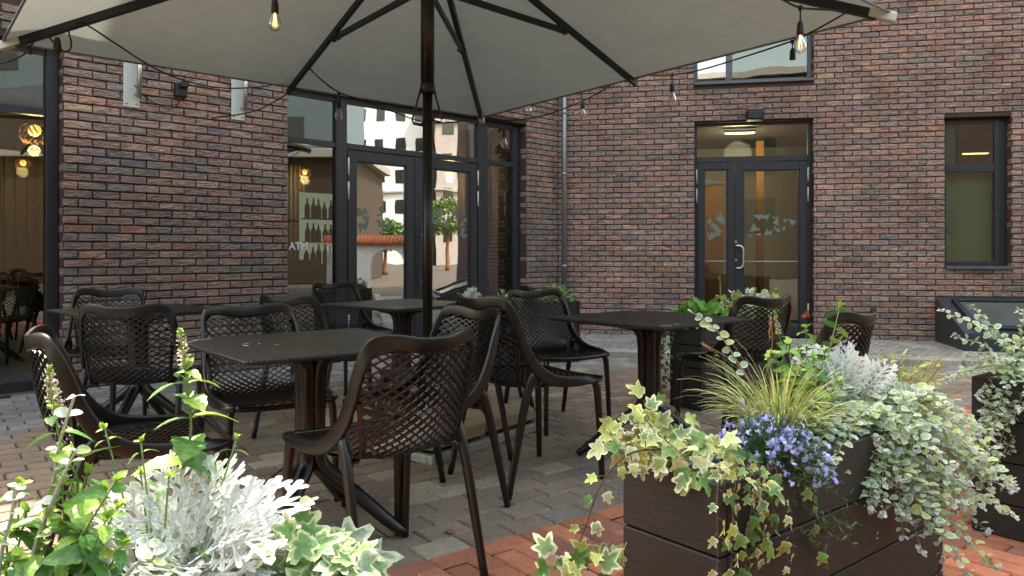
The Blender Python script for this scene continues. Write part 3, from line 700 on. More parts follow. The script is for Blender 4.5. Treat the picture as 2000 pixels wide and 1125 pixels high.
# bar shelf with bottles
bx = tp('L', 640, -0.9); shelf = thing('bar_shelf', 'brightly lit bar shelf seen through the side light left of the door', 'shelf')
mb = MB(); rect(mb, 'L', bx - .30, bx + .16, 0.95, 1.75, -1.0, -0.98, bev=0); mb.build('back_panel', M['shelfglow'], shelf, smooth=False)
for z in (0.95, 1.2, 1.46):
    mb = MB(); rect(mb, 'L', bx - .30, bx + .16, z - .012, z, -0.978, -0.84, bev=0); mb.build('shelf_board', M['black'], shelf, smooth=False)
mb = MB(); rect(mb, 'L', bx - .55, bx + .25, 0.01, 0.92, -1.05, -0.80, bev=.01); tag(mb.build('bar_counter', M['inwall'], None, smooth=False), 'dark bar counter below the lit bottle shelf', 'counter')
prof = [(0.001, 0), (.03, 0), (.031, .01), (.031, .11), (.026, .135), (.011, .165), (.010, .21), (.012, .215), (.001, .216)]
bt = None
for z in (0.95, 1.2, 1.46):
    for k in range(6):
        q = P3('L', bx - .26 + k * .075 + random.uniform(-.01, .01), z + .0005, -0.90)
        if bt is None:
            mb = MB(); mb.lathe(prof, n=10); bt = mb.build('bottle', M['bottle']); o = bt
            mb = MB(); mb.lathe(prof, n=10); bt2 = mb.build('bottle', M['bottle2'])
            bt2.location = P3('L', bx - .26 + 5.9 * .075, z + .0005, -0.88); tag(bt2, 'bottle standing on the lit bar shelf', 'bottle', 'bottles on the bar shelf')
        else:
            o = (bt if random.random() < .7 else bt2).copy(); COL.objects.link(o)
        o.location = q; o.scale = (1, 1, random.uniform(.85, 1.05)); tag(o, 'bottle standing on the lit bar shelf', 'bottle', 'bottles on the bar shelf')
# cash machine
cm = thing('cash_machine', 'dark cash machine behind the side light with dim ATM lettering', 'cash machine')
ct = tp('L', 606, -0.5)
mb = MB(); rect(mb, 'L', ct - .22, ct + .20, 0.01, 1.0, -0.95, -0.62, bev=.02); mb.build('cabinet', M['atm'], cm, smooth=False)
mb = MB(); rect(mb, 'L', ct - .10, ct + .12, 0.6, 0.74, -0.618, -0.60, bev=.004); mb.build('screen', M['black'], cm, smooth=False)
text_mesh('ATM', 0.10, 'L', ct - .02, 0.90, -0.615, M['dim'], cm, 'lettering')
# strip lamps in the hall and office
def strip(W, t, z, dep, ln, label):
    o = thing('strip_light', label, 'ceiling light'); mb = MB(); rect(mb, W, t - ln / 2, t + ln / 2, z - .012, z, -dep - .04, -dep + .04, bev=.003); mb.build('diffuser', M['tubeglow'], o, smooth=False)
    mb = MB(); rect(mb, W, t - ln / 2 - .02, t + ln / 2 + .02, z + .001, z + .03, -dep - .06, -dep + .06, bev=.003); mb.build('housing', M['plate'], o, smooth=False)
strip('R', tp('R', 1445, -.9), 2.72, .9, .38, 'glowing strip light on the ceiling behind the fanlight')
strip('R', tp('R', 1905, -1.2), 2.4, 1.2, .3, 'pale strip light behind the narrow window')
mb = MB(); rect(mb, 'R', oR[2][0] + .01, ne - .02, 0.93, 2.06, -.34, -.33, bev=0)
tag(mb.build('roller_blind', M['green'], None, smooth=False), 'green roller blind drawn behind the narrow window', 'blind')
# hall features: brick pillar and lit panel
mb = MB(); rect(mb, 'R', tp('R', 1478, -1.6), tp('R', 1492, -1.6), 0, 2.7, -1.75, -1.6, bev=0); tag(mb.build('brick_pillar', M['orange'], None, smooth=False), 'pale brick pillar inside the hall behind the wide door leaf', 'pillar')
mb = MB(); rect(mb, 'R', oR[0][0] - .2, tp('R', 1412, -2.2), 0, 2.1, -2.3, -2.2, bev=0); tag(mb.build('orange_panel', M['orange'], None, smooth=False), 'orange wall panel inside the hall behind the narrow door leaf', 'wall panel')
L_ = bpy.data.lights.new('hall_light', 'POINT'); L_.energy = 12; L_.color = (1, .78, .45); L_.shadow_soft_size = .2
lo = bpy.data.objects.new('hall_light', L_); COL.objects.link(lo); lo.location = P3('R', tp('R', 1445, -.9), 2.45, -1.2)

# ------------------------------------------------------------------ things on the walls
o = thing('downpipe', 'grey metal downpipe running down the inner corner of the brick walls', 'downpipe')
q = np.array(P3('R', 0.045, 0)[:2]) + (WRn + WLn) * 0.06
mb = MB(); mb.cyl((q[0], q[1], 0.12), (q[0], q[1], 4.9), 0.033, 16); mb.build('pipe', M['zinc'], o)
for z in (0.9, 2.1, 2.9, 3.9):
    mb = MB(); mb.lathe([(0.034, -.02), (.039, -.018), (.039, .018), (.034, .02)], (q[0], q[1], z)); mb.build('clamp', M['zinc'], o)
o = thing('wall_lamp', 'small black box lamp on the brick wall above the right wing door', 'wall lamp')
lt = tp('R', 1475, .1)
mb = MB(); rect(mb, 'R', lt - .11, lt + .10, 2.72, 2.83, 0.0, 0.18, bev=.02); mb.build('housing', M['black'], o, smooth=False)
mb = MB(); rect(mb, 'R', lt - .10, lt + .09, 2.831, 2.87, 0.01, 0.16, bev=.012); mb.build('cover', M['sill'], o, smooth=False)
def bracket(px, y0, y1, label):
    o = thing('wall_bracket', label, 'bracket', group=None)
    t = tp('L', px, .01); z1 = zp('L', px, y0); z0 = zp('L', px, y1)
    mb = MB(); rect(mb, 'L', t - .063, t + .063, z0, z1, 0.003, 0.012); mb.build('back_plate', M['plate'], o, smooth=False)
    mb = MB(); mb.cyl(P3('L', t + .035, z0 + .08, .07), P3('L', t + .055, z1 + .12, .07), 0.021, 12); mb.build('flag_tube', M['steel'], o)
    for z in (z0 + .11, z1 - .02):
        mb = MB(); mb.cyl(P3('L', t + .03, z, .01), P3('L', t + .045, z, .075), 0.012, 8); mb.build('arm', M['steel'], o)
    for a in (-.04, .04):
        mb = MB(); mb.cyl(P3('L', t + a, z0 + .03, .012), P3('L', t + a, z0 + .03, .018), .009, 8); mb.build('bolt', M['galv'], o)
bracket(257, 105, 210, 'pale metal plate with steel tube on the brick pier, nearer the far left shop window')
bracket(465, 140, 235, 'pale metal plate with steel tube on the brick pier, nearer the glazed double door')
o = thing('junction_box', 'small black box with cables on the brick pier between the two pale plates', 'box')
t = tp('L', 354, .05); z = zp('L', 354, 175)
mb = MB(); rect(mb, 'L', t - .05, t + .05, z - .075, z + .045, 0.003, .07, bev=.01); mb.build('housing', M['black'], o, smooth=False)
mb = MB(); rect(mb, 'L', t - .02, t + .045, z + .0, z + .06, 0.071, .11, bev=.01); mb.build('connector', M['black'], o, smooth=False)
o = thing('hose_hook', 'small steel hook on the short brick pier beside the downpipe', 'hook')
hq = tp('L', 1026, .04); hz = 2.86
mb = MB(); mb.cyl(P3('L', hq, hz, 0.003), P3('L', hq, hz, .06), .012, 8); mb.cyl(P3('L', hq - .02, hz, .06), P3('L', hq + .07, hz, .06), .012, 8); mb.build('hook_arm', M['steel'], o)
mb = MB(); mb.cyl(P3('L', hq + .075, hz + .035, .06), P3('L', hq + .075, hz - .035, .06), .016, 10); mb.build('end_knob', M['steel'], o)
# skylight box at the foot of the right wall
o = thing('basement_skylight', 'dark grey sloping skylight box at the foot of the right wall', 'skylight')
sa = tp('R', 1826, 0.0); sb = sa + 1.75; zt = zp('R', 1826, 580)
prof = [(0.0, 0.0), (0.95, 0.0), (0.95, 0.20), (0.02, zt), (0.0, zt)]   # (distance from wall, z)
mb = MB(); V = []
for t in (sa, sb): V += [P3('R', t, z, d + .003) for (d, z) in prof]
mb.add(V, [(0, 1, 2, 3, 4), (9, 8, 7, 6, 5), (0, 5, 6, 1), (1, 6, 7, 2), (2, 7, 8, 3), (3, 8, 9, 4)]); mb.build('casing', M['slategrey'], o, smooth=False)
dz = (zt - .20) / .93; n3 = Vector((WRn[0] * dz, WRn[1] * dz, 1)).normalized(); dx = Vector((WRd[0], WRd[1], 0)); dy = n3.cross(dx)
def slope(t, d): return Vector(P3('R', t, .20 + (.95 - d) * dz, d))
mb = MB(); c = (slope(sa + .16, .5) + slope(sb - .16, .5)) / 2
for (a, b_, wx, wy) in ((sa + .16, .5, .06, .78), (sb - .16, .5, .06, .78)): mb.box(slope(a, b_) + n3 * .02, (wx, wy, .05), ax=(dx, dy, n3), bev=.008)
for dd in (.14, .84): mb.box((slope(sa + .19, dd) + slope(sb - .19, dd)) / 2 + n3 * .018, (sb - sa - .38, .06, .046), ax=(dx, dy, n3), bev=.008)
mb.build('frame', M['frame'], o, smooth=False)
mb = MB(); mb.box(c + n3 * .012, (sb - sa - .4, .68, .006), ax=(dx, dy, n3)); mb.build('glass_pane', M['skyglass'], o, smooth=False)

# ------------------------------------------------------------------ buildings the glass reflects (behind and beside the camera)
def block(name, label, cx, cy, rz, wx, wy, h, mat, cols, rows, wsz, faces, z0=1.0, roof=True):
    o = thing(name, label, 'building', (cx, cy, 0), rz)
    mb = MB(); mb.box((0, 0, h / 2), (wx, wy, h), bev=.02); mb.build('wall', mat, o, smooth=False)
    mb = MB(); mb.box((0, 0, h + .15), (wx + .6, wy + .6, .3), bev=.02); mb.build('roof', M['wgrey'], o, smooth=False)
    fw = None
    for (sx, sy) in faces:
        L_ = wy if sx else wx
        for r in range(rows):
            for c in range(cols):
                p = -L_ / 2 + L_ * (c + .5) / cols; z = z0 + (h - z0) * (r + .35) / rows
                cxx, cyy = ((sx * (wx / 2 + .0), p) if sx else (p, sy * (wy / 2)))
                dim = (.06, wsz[0], wsz[1]) if sx else (wsz[0], .06, wsz[1])
                mb = MB(); mb.box((cxx, cyy, z + wsz[1] / 2), dim, bev=.01); f = mb.build('window', M['darkglass'], o, smooth=False)
    return o
M['brickflat'] = plain('brown_facade', (0.05, 0.033, 0.022), 0.85, noise=0.35, nscale=2)
M['slatewall'] = plain('added_slate_wall', (0.13, 0.18, 0.21), 0.8, noise=0.15, nscale=1)
M['pinkwall'] = plain('pinkish_grey_render', (0.42, 0.37, 0.35), 0.85, noise=0.15, nscale=2)
def facade(o, wx, wy, h, nb):
    for k in range(nb):                                     # cornice bands
        mb = MB(); z = 3.6 + k * 3.1; mb.box((-wx / 2 - .12, 0, z), (.24, wy + .2, .18), bev=.02); mb.build('cornice', M['wgrey'], o, smooth=False)
o = block('white_apartment_building', 'white rendered apartment building facing the terrace, seen only mirrored in the glass doors', 66, -1.4, R(3), 8, 7.4, 21, M['white'], 4, 7, (.85, 1.2), [(-1, 0)], z0=.8); facade(o, 8, 7.4, 21, 3)
o = block('grey_apartment_building', 'pinkish grey apartment building beside the white one, mirrored in the right door leaf', 64, 7.2, R(-4), 8, 9.4, 17, M['pinkwall'], 4, 5, (.9, 1.7), [(-1, 0)], z0=.8); facade(o, 8, 9.4, 17, 4)
def mirrored_tree(x, y, h, r_, label):
    o = thing('street_tree', label, 'tree', (x, y, 0)); mb = MB(); mb.tube(spline([(0, 0, 0), (.05, .03, h * .35), (0, .08, h * .75)], 4), [.14 - .008 * k for k in range(9)], 8); mb.build('trunk', M['oak'], o)
    mb = MB()
    for k in range(1500):
        d = rv(1).normalized() * U(.35, 1) ** .5; p = Vector((d.x * r_, d.y * r_, h * .72 + d.z * h * .28)) * 1.0; p += Vector((math.sin(k * 7.1) * .15, math.sin(k * 3.7) * .15, 0)); mb.inst(MINT, p, rv(1), rv(1), U(.12, .25), *jit2((.07, .14, .03)))
    mb.build('crown', M['leaf'], o)
mirror_trees = [(32, 1.6, 3.9, 1.1, 'small street tree mirrored in the left door leaf'), (36, 5.9, 4.4, 1.3, 'street tree mirrored in the right door leaf'), (26, 3.8, 2.6, .8, 'low round tree mirrored between the two door leaves')]
block('added_brown_block', 'low brown block added right of the terrace so the side lights mirror dark brown', 19.5, -5.9, R(0), 6, 20.4, 4.3, M['brickflat'], 4, 1, (1.5, 1.6), [(-1, 0)])  # added unseen block, gives the side lights their dark brown reflection
block('added_slate_block', 'tall slate blue block added beyond the low brown one so the upper side panes mirror blue grey', 30, -14.5, R(0), 6, 32, 16, M['slatewall'], 7, 4, (1.2, 1.5), [(-1, 0)])  # added unseen block, replaces bright sky in the upper panes' reflection
block('brown_apartment_building', 'brown brick apartment building behind the camera, mirrored in the right wing door', 1.0, -17, R(-3), 30, 6, 8.5, M['brickflat'], 9, 3, (1.3, 1.5), [(0, 1)])
o = thing('arched_gate', 'white gateway with round arch and orange tiled coping, mirrored in the glass doors', 'gate', (8.75, 6.75, 0), R(0)); o.scale = (.6, .55, .58)
mb = MB()
for (y0, y1) in ((-2.6, -0.8), (0.8, 1.5)): mb.box((0, (y0 + y1) / 2, 1.1), (.45, y1 - y0, 2.2))
for k in range(12):
    a0, a1 = math.pi * k / 12, math.pi * (k + 1) / 12; V = []
    for x in (-.224, .224):
        for (r_, a) in ((.8, a0), (.8, a1)): V.append((x, r_ * math.cos(a), 1.2 + r_ * math.sin(a)))
        V.append((x, .8 * math.cos(a1), 2.2)); V.append((x, .8 * math.cos(a0), 2.2))
    mb.add(V, [(0, 1, 2, 3), (7, 6, 5, 4), (0, 4, 5, 1), (3, 2, 6, 7)])
mb.build('wall', M['white'], o, smooth=False)
mb = MB()
for k in range(34):
    y = -2.7 + k * .162
    if 1.6 < y: break
    mb.tube([(-.42, y, 2.2), (0, y, 2.5)], .09, 6); mb.tube([(.42, y, 2.2), (0, y, 2.5)], .09, 6)
mb.build('tiled_coping', M['rooftile'], o)

# ------------------------------------------------------------------ chairs
# centre profile of the seat and back shell: (y, z, half width, forward sweep of the edges, lift of the edges)
PROF = [(0.245, .445, .205, 0, .004), (.20, .452, .210, 0, .006), (.10, .442, .212, 0, .010), (0, .432, .208, 0, .014), (-.10, .428, .194, .002, .016),
        (-.18, .436, .185, .018, .016), (-.232, .468, .186, .045, .014), (-.262, .53, .193, .072, .010), (-.284, .61, .201, .088, .004), (-.299, .70, .202, .080, .004), (-.306, .785, .196, .055, .010)]
PR = np.array(PROF)
_d = np.r_[0, np.cumsum(np.hypot(np.diff(PR[:, 0]), np.diff(PR[:, 1])))]; _d /= _d[-1]
def shell(u, v):
    """point on the shell, u in -1..1 across, v in 0..1 from seat front to top"""
    y, z, hw, sw, li = [np.interp(v, _d, PR[:, k]) for k in range(5)]
    # smooth the polyline a little
    e = .035; y = (y + np.interp(v - e, _d, PR[:, 0]) + np.interp(v + e, _d, PR[:, 0])) / 3; z = (z + np.interp(v - e, _d, PR[:, 1]) + np.interp(v + e, _d, PR[:, 1])) / 3
    return np.array([u * hw, y + sw * u * u, z + li * u * u])
def shell_n(u, v):
    a = shell(u + .01, v) - shell(u - .01, v); b = shell(u, min(1, v + .01)) - shell(u, max(0, v - .01)); n = np.cross(a, b); return n / np.linalg.norm(n)
def ribbon(mb, uv, wd, th):
    """strip following the shell through (u,v) points: wd across, th along the normal"""
    P = [shell(u, v) for u, v in uv]; N_ = [shell_n(u, v) for u, v in uv]; k = len(P); V = []
    for i in range(k):
        T = P[min(i + 1, k - 1)] - P[max(i - 1, 0)]; T /= np.linalg.norm(T) + 1e-9; S = np.cross(T, N_[i]); S /= np.linalg.norm(S)
        for (a, b) in ((-1, -1), (1, -1), (1, 1), (-1, 1)): V.append(P[i] + S * wd / 2 * a + N_[i] * th / 2 * b)
    Fc = [(i * 4 + j, i * 4 + (j + 1) % 4, i * 4 + 4 + (j + 1) % 4, i * 4 + 4 + j) for i in range(k - 1) for j in range(4)]
    mb.add(V, Fc)
def lattice(mb, v0, v1, nx, rows, wd, th, um=.97):
    """two families of crossing strips bouncing between the edges: diamond net"""
    slope = (v1 - v0) / rows                 # v advanced while u crosses one cell (2/nx)
    for fam in (1, -1):
        k0 = -rows if fam == 1 else 0; k1 = nx if fam == 1 else nx + rows
        for k in range(k0, k1 + 1):
            pts = []
            for s in range(rows + 1):
                c = k + s * fam; u = -1 + 2 * c / nx
                pts.append((u, v0 + slope * s))
            # clip to |u| <= um
            seg = []
            for (p, q) in zip(pts[:-1], pts[1:]):
                du = q[0] - p[0]; ts = [0, 1]
                lo, hi = 0.0, 1.0
                for lim in (-um, um):
                    if du != 0:
                        t = (lim - p[0]) / du
                        if (lim < 0) == (du > 0): lo = max(lo, t)
                        else: hi = min(hi, t)
                if hi - lo > 1e-6:
                    for t in ((lo, hi) if not seg else (hi,)): seg.append((p[0] + du * t, p[1] + (q[1] - p[1]) * t))
            if len(seg) > 1: ribbon(mb, seg, wd, th)
def make_chair(mat, name='garden_chair'):
    root = thing(name, None, 'chair')
    # closed outer rail: one side listed, then mirrored; last vector = thin axis
    side = [((.205, .262, .452), (0, 0, 1)), ((.228, .225, .455), (.6, 0, .8)), ((.238, .14, .456), (1, 0, .25)), ((.240, .03, .460), (1, 0, .1)), ((.239, -.045, .476), (1, 0, 0)), ((.233, -.105, .512), (1, 0, 0)),
            ((.225, -.150, .565), (1, -.1, 0)), ((.219, -.185, .635), (1, -.15, 0)), ((.213, -.213, .710), (1, -.25, 0)), ((.203, -.240, .772), (.8, -.5, 0)), ((.176, -.262, .812), (.35, -.9, 0)),
            ((.120, -.290, .814), (.1, -1, -.1)), ((.05, -.310, .800), (0, -1, -.1))]
    full = side + [((-p[0], p[1], p[2]), (-a[0], a[1], a[2])) for p, a in side[::-1]]
    # widths: (half wide, half thin)
    hw = [(.010, .012), (.016, .011), (.021, .010), (.024, .0095), (.026, .009), (.027, .009), (.025, .009), (.023, .009), (.022, .009), (.022, .009), (.023, .009), (.024, .009), (.025, .009)]
    hw = hw + hw[::-1]
    pts = spline([p for p, a in full], 4); ax = spline([(a[0], a[1], a[2]) for p, a in full], 4); ww = spline([(w_[0], w_[1], 0) for w_ in hw], 4)
    # keep the thin axis from flipping when crossing the middle
    A2 = []
    last = None
    for a in ax:
        a = np.array(a)
        if last is not None and a @ last < 0: a = -a
        A2.append(a); last = a
    mb = MB(); mb.tube(pts, [(w_[0], w_[1]) for w_ in ww], 16, True, ell=A2, e=.38)
    fr = spline([(-.205, .262, .452), (-.12, .268, .446), (0, .270, .443), (.12, .268, .446), (.205, .262, .452)], 4)
    mb.tube(fr, [(.012, .010)] * len(fr), 8, True, ell=[(0, 1, 0.2)] * len(fr))
    mb.build('frame', mat, root)
    # back net with solid side bands in its lower half
    VB = .56
    mb = MB(); lattice(mb, VB, 1.0, 10, 12, .0050, .0095, um=1.0)
    for s in (-1, 1): ribbon(mb, [(s * .99, v) for v in np.linspace(VB - .02, .80, 10)], .012, .014)
    mb.build('backrest', mat, root, smooth=False)
    mb = MB(); lattice(mb, .04, VB, 10, 13, .0064, .0080, um=1.0)
    for s in (-1, 1): ribbon(mb, [(s * .99, v) for v in np.linspace(.02, VB, 14)], .022, .010)
    for s in (-1, 1):      # web that joins the shell to the rail along the seat
        V = []; n_ = 9
        for v in np.linspace(.03, .40, n_):
            p = shell(s * 1.0, v); V += [p + np.array([0, 0, -.004]), np.array([s * .236, p[1], max(p[2], .455) + .002 - .004]), np.array([s * .236, p[1], max(p[2], .455) + .006]), p + np.array([0, 0, .004])]
        mb.add(V, [(i * 4 + j, i * 4 + (j + 1) % 4, i * 4 + 4 + (j + 1) % 4, i * 4 + 4 + j) for i in range(n_ - 1) for j in range(4)])
    mb.build('seat', mat, root, smooth=False)
    for s in (-1, 1):
        mb = MB(); p = spline([(s * .200, .215, .452), (s * .216, .226, .425), (s * .222, .232, .35), (s * .228, .240, .18), (s * .232, .246, .002)], 4)
        mb.tube(p, [(.024, .016), ] * 2 + [(.020 - .007 * i / (len(p) - 3), .016 - .004 * i / (len(p) - 3)) for i in range(len(p) - 2)], 10, True, ell=[(s, .0, 0)] * len(p)); mb.build('leg', mat, root)
        mb = MB(); p = spline([(s * .222, -.125, .515), (s * .222, -.150, .47), (s * .224, -.178, .39), (s * .228, -.225, .20), (s * .232, -.272, .002)], 4)
        mb.tube(p, [(.016, .013), (.020, .014)] + [(.023 - .009 * i / (len(p) - 3), .015 - .003 * i / (len(p) - 3)) for i in range(len(p) - 2)], 10, True, ell=[(s, 0, 0)] * len(p))
        mb.tube(spline([(s * .222, -.165, .41), (s * .200, -.150, .435), (s * .165, -.130, .437)], 3), .011, 8); mb.build('leg', mat, root)
    return root
protoA = make_chair(M['chair']); protoB = make_chair(M['chairblack'])
used = set()
GR = 'net backed garden chairs on the terrace'
def put_chair(proto, x, y, th, label, sc_=1.0):
    """th = facing direction from +X"""
    if proto.name in used: o = copy_tree(proto)
    else: o = proto; used.add(proto.name)
    o.location = (x, y, 0); o.rotation_euler = (0, 0, th - math.pi / 2); o.scale = (sc_,) * 3
    tag(o, label, 'chair', GR); return o
put_chair(protoA, -.445, 2.60, 2.30, 'brown net backed chair with its back to us, in front of the nearest table')
put_chair(protoA, -1.27, 2.60, .55, 'brown chair in side view at the left end of the nearest table, above the mint')
put_chair(protoA, -1.094, 3.41, -.95, 'brown chair facing us behind the nearest table, left of the parasol pole')
put_chair(protoA, -.375, 3.26, -2.42, 'brown chair between the nearest table and the parasol base, facing left')
put_chair(protoA, .075, 3.72, .62, 'brown chair with long splayed rear leg, turned towards the right hand table', 1.06)
put_chair(protoA, .28, 4.86, -1.05, 'brown chair facing the camera beyond the right hand table, in front of the downpipe')
put_chair(protoB, -.36, 4.02, 2.35, 'dark chair just right of the pole, behind the chair near the parasol base')
put_chair(protoB, -.16, 5.45, 3.3, 'black chair farthest back near the door, only its top rim showing')
put_chair(protoB, -1.27, 6.1, -.75, 'black chair beside the pole table in front of the glazed door')
put_chair(protoB, -1.18, 4.62, 1.15, 'black chair seen from behind against the brick pier, left of the small far table')
put_chair(protoB, -1.89, 3.93, 1.72, 'black chair with its back to us at the table by the brick pier')
put_chair(protoB, -2.64, 5.0, -1.15, 'black chair on the far side of the table by the brick pier')
put_chair(protoA, 1.33, 4.6, 2.02, 'brown chair at the right hand table with planter flowers behind it')
put_chair(protoA, 1.30, 3.49, 2.3, 'brown chair rising behind the dusty miller leaves, right of the right hand table')

# ------------------------------------------------------------------ tables
def make_table(mat, topmat):
    root = thing('square_table', None, 'table')
    mb = MB(); s = .385; r = .02; ring = []
    def outline(s, r, bow=.006, n=5):
        P = []
        for q in range(4):
            a0 = q * math.pi / 2; cx, cy = [(1, 1), (-1, 1), (-1, -1), (1, -1)][q]
            for k in range(n + 1):
                a = a0 + math.pi / 2 * k / n; P.append(((s - r) * cx + r * math.cos(a), (s - r) * cy + r * math.sin(a)))
            # bowed side mid points
            nx, ny = [(0, 1), (-1, 0), (0, -1), (1, 0)][q]
            P.append((nx * (s + bow), ny * (s + bow)))
        return P
    lay = [(s - .004, .7405), (s, .737), (s, .730), (s - .006, .726), (s - .08, .712), (s * .45, .700)]
    n = None; V = []
    for (ss, z) in lay:
        o_ = outline(ss, r); n = len(o_); V += [(x, y, z) for x, y in o_]
    Fc = [tuple(range(n))]
    for i in range(len(lay) - 1): Fc += [(i * n + (j + 1) % n, i * n + j, (i + 1) * n + j, (i + 1) * n + (j + 1) % n) for j in range(n)]
    Fc.append(tuple((len(lay) - 1) * n + j for j in range(n))[::-1])
    mb.add(V, Fc); mb.build('tabletop', topmat, root, smooth=False)
    for q in range(4):
        a = math.pi / 4 + q * math.pi / 2; c, s_ = math.cos(a), math.sin(a)
        pr = [(.155, .703), (.085, .695), (.047, .668), (.034, .62), (.031, .50), (.031, .36), (.034, .30), (.052, .262), (.105, .222), (.20, .150), (.30, .072), (.375, .017)]
        rd = [.022, .026, .030, .030, .029, .029, .030, .031, .029, .027, .025, .0165]
        P = spline([(r_ * c, r_ * s_, z) for r_, z in pr], 3); RR = [x[0] for x in spline([(v, 0, 0) for v in rd], 3)]
        mb = MB(); mb.tube(P, RR, 12, True); mb.build('leg', mat, root)
    mb = MB(); mb.lathe([(.001, .24), (.03, .25), (.036, .30), (.034, .5), (.034, .64), (.05, .68), (.10, .704)], n=16); mb.build('column_core', mat, root)
    return root
tA = make_table(M['chair'], M['top']); M['topblack'] = M['top']
GT = 'square pedestal tables on the terrace'
def put_table(i, x, y, rz, label):
    o = tA if i == 0 else copy_tree(tA); o.location = (x, y, 0); o.rotation_euler = (0, 0, rz); tag(o, label, 'table', GT)
put_table(0, -.775, 2.95, .665, 'nearest dark square table with dimpled top and white scratches')
put_table(1, .722, 4.04, .719, 'dark square table at the right, behind the flower box')
put_table(2, -.735, 5.15, .88, 'small looking far table in front of the glazed doors, behind the pole')
put_table(3, -2.24, 4.6, .80, 'table against the brick pier behind two black chairs')
# the little pale marks on two of the table tops
for (x, y, rz, lab, pts) in ((-.775, 2.95, .665, 'white scratch marks on the nearest table top', [(-.36, .28, .10, .9), (-.30, .33, .07, .2), (-.22, .08, .03, .5), (-.18, .05, .02, 1), (-.24, .02, .025, 2), (-.14, -.02, .018, .4)]),
                             (.722, 4.04, .719, 'white scratch marks on the right hand table top', [(-.30, -.34, .09, 0), (-.20, -.33, .06, .2), (.30, .33, .08, .1)])):
    mb = MB()
    for (a, b, l, an) in pts: mb.box((a, b, .7412), (l, .004, .0008), rz=an)
    m_ = mb.build('scratch_mark', M['plate'], None, smooth=False); m_.location = (x, y, 0); m_.rotation_euler = (0, 0, rz); tag(m_, lab, 'scratches')

# ------------------------------------------------------------------ parasol
PX, PY = -.506, 4.60; APZ = 3.12
um = thing('parasol', 'large square off white parasol with black ribs and bronze pole', 'parasol', (PX, PY, 0))
Lc = at(5, 88, 4.89); Rc = at(1742, 32, 4.30); Bc = at(941, 233, 7.25); Fc_ = Vector((Lc.x + Rc.x - Bc.x, Lc.y + Rc.y - Bc.y, 2.46))
O3 = Vector((PX, PY, 0)); ap = Vector((0, 0, APZ))
cor = [Vector(q) - O3 for q in (Lc, Bc, Rc, Fc_)]
mids = [(cor[i] + cor[(i + 1) % 4]) / 2 for i in range(4)]
ends = []
for i in range(4): ends += [cor[i], mids[i]]
mb = MB()
for i in range(8):
    A, B = ends[i], ends[(i + 1) % 8]; n_ = 10; V = []; idx = {}
    for r in range(n_ + 1):
        for c in range(r + 1):
            t = r / n_; s_ = c / r if r else 0
            p = ap + (A - ap) * t * (1 - s_) + (B - ap) * t * s_
            sag = .06 * math.sin(math.pi * s_) * t * (1 - t); p = p + Vector((0, 0, -sag + .022))
            idx[(r, c)] = len(V); V.append(tuple(p))
    F_ = []
    for r in range(n_):
        for c in range(r + 1):
            F_.append((idx[(r, c)], idx[(r + 1, c)], idx[(r + 1, c + 1)]))
            if c < r: F_.append((idx[(r, c)], idx[(r + 1, c + 1)], idx[(r, c + 1)]))
    mb.add(V, F_)
can = mb.build('canopy', M['canvas'], um)
# hem along the edge and pale corner pockets
mb = MB()
for i in range(8):
    A, B = ends[i], ends[(i + 1) % 8]; P = []
    for k in range(7):
        s_ = k / 6; p = A * (1 - s_) + B * s_; P.append(p + Vector((0, 0, .020)))
    mb.tube(P, .008, 6)
mb.build('hem', M['canvas'], can)
for q in (cor[0], cor[2], cor[1], cor[3]):
    d_ = (ap - q).normalized(); mb = MB(); ax3 = d_; sd = ax3.cross(Vector((0, 0, 1))).normalized(); up_ = sd.cross(ax3)
    mb.box(q + d_ * .055 - up_ * .006, (.15, .052, .056), ax=(ax3, sd, up_), bev=.006); mb.build('corner_pocket', M['cream'], can, smooth=False)
def beam(mb, a, b, w_, h_, ext=0):
    a, b = Vector(a), Vector(b); d_ = (b - a).normalized(); sd = d_.cross(Vector((0, 0, 1))).normalized(); up_ = sd.cross(d_)
    mb.box((a + b) / 2, ((b - a).length + ext, w_, h_), ax=(d_, sd, up_), bev=.003)
HUBZ = 2.67
for i, e in enumerate(ends):
    L1 = .97 if i % 2 == 0 else 1.012
    a = ap + (e - ap).normalized() * .06 + Vector((0, 0, -.012)); b = ap + (e - ap) * L1 + Vector((0, 0, -.012))
    wd, hd = (.036, .052) if i % 2 == 0 else (.028, .044)
    mb = MB(); beam(mb, a, b, wd, hd); rb = mb.build('rib', M['rib'], um, smooth=False)
    f = .60 if i % 2 else .52
    j = ap + (e - ap) * f + Vector((0, 0, -.055)); s0 = Vector((0, 0, HUBZ)) + (j - Vector((0, 0, j.z))).normalized() * .06; s0.z = HUBZ
    mb = MB(); beam(mb, s0, j, .024, .040); mb.build('strut', M['rib'], um, smooth=False)
    mb = MB(); dd = (e - ap).normalized(); sd = dd.cross(Vector((0, 0, 1))).normalized(); u3 = sd.cross(dd)
    mb.box(j + Vector((0, 0, .02)), (.10, .046, .075), ax=(dd, sd, u3), bev=.012); mb.cyl(j - sd * .034, j + sd * .034, .013, 10); mb.build('joint', M['rib'], um, smooth=False)
mb = MB(); mb.cyl((0, 0, .10), (0, 0, 2.10), .030, 24); mb.build('pole', M['pole'], um)
mb = MB(); mb.cyl((0, 0, 2.06), (0, 0, 3.10), .041, 24); mb.lathe([(.031, 2.03), (.044, 2.035), (.046, 2.07), (.042, 2.09)]); mb.build('pole_sleeve', M['pole'], um)
mb = MB(); mb.lathe([(.042, HUBZ - .05), (.085, HUBZ - .04), (.085, HUBZ + .04), (.042, HUBZ + .05)]); mb.build('runner', M['rib'], um)
mb = MB(); mb.lathe([(.001, APZ + .02), (.09, APZ), (.09, APZ - .07), (.042, APZ - .08)]); mb.build('top_hub', M['rib'], um)
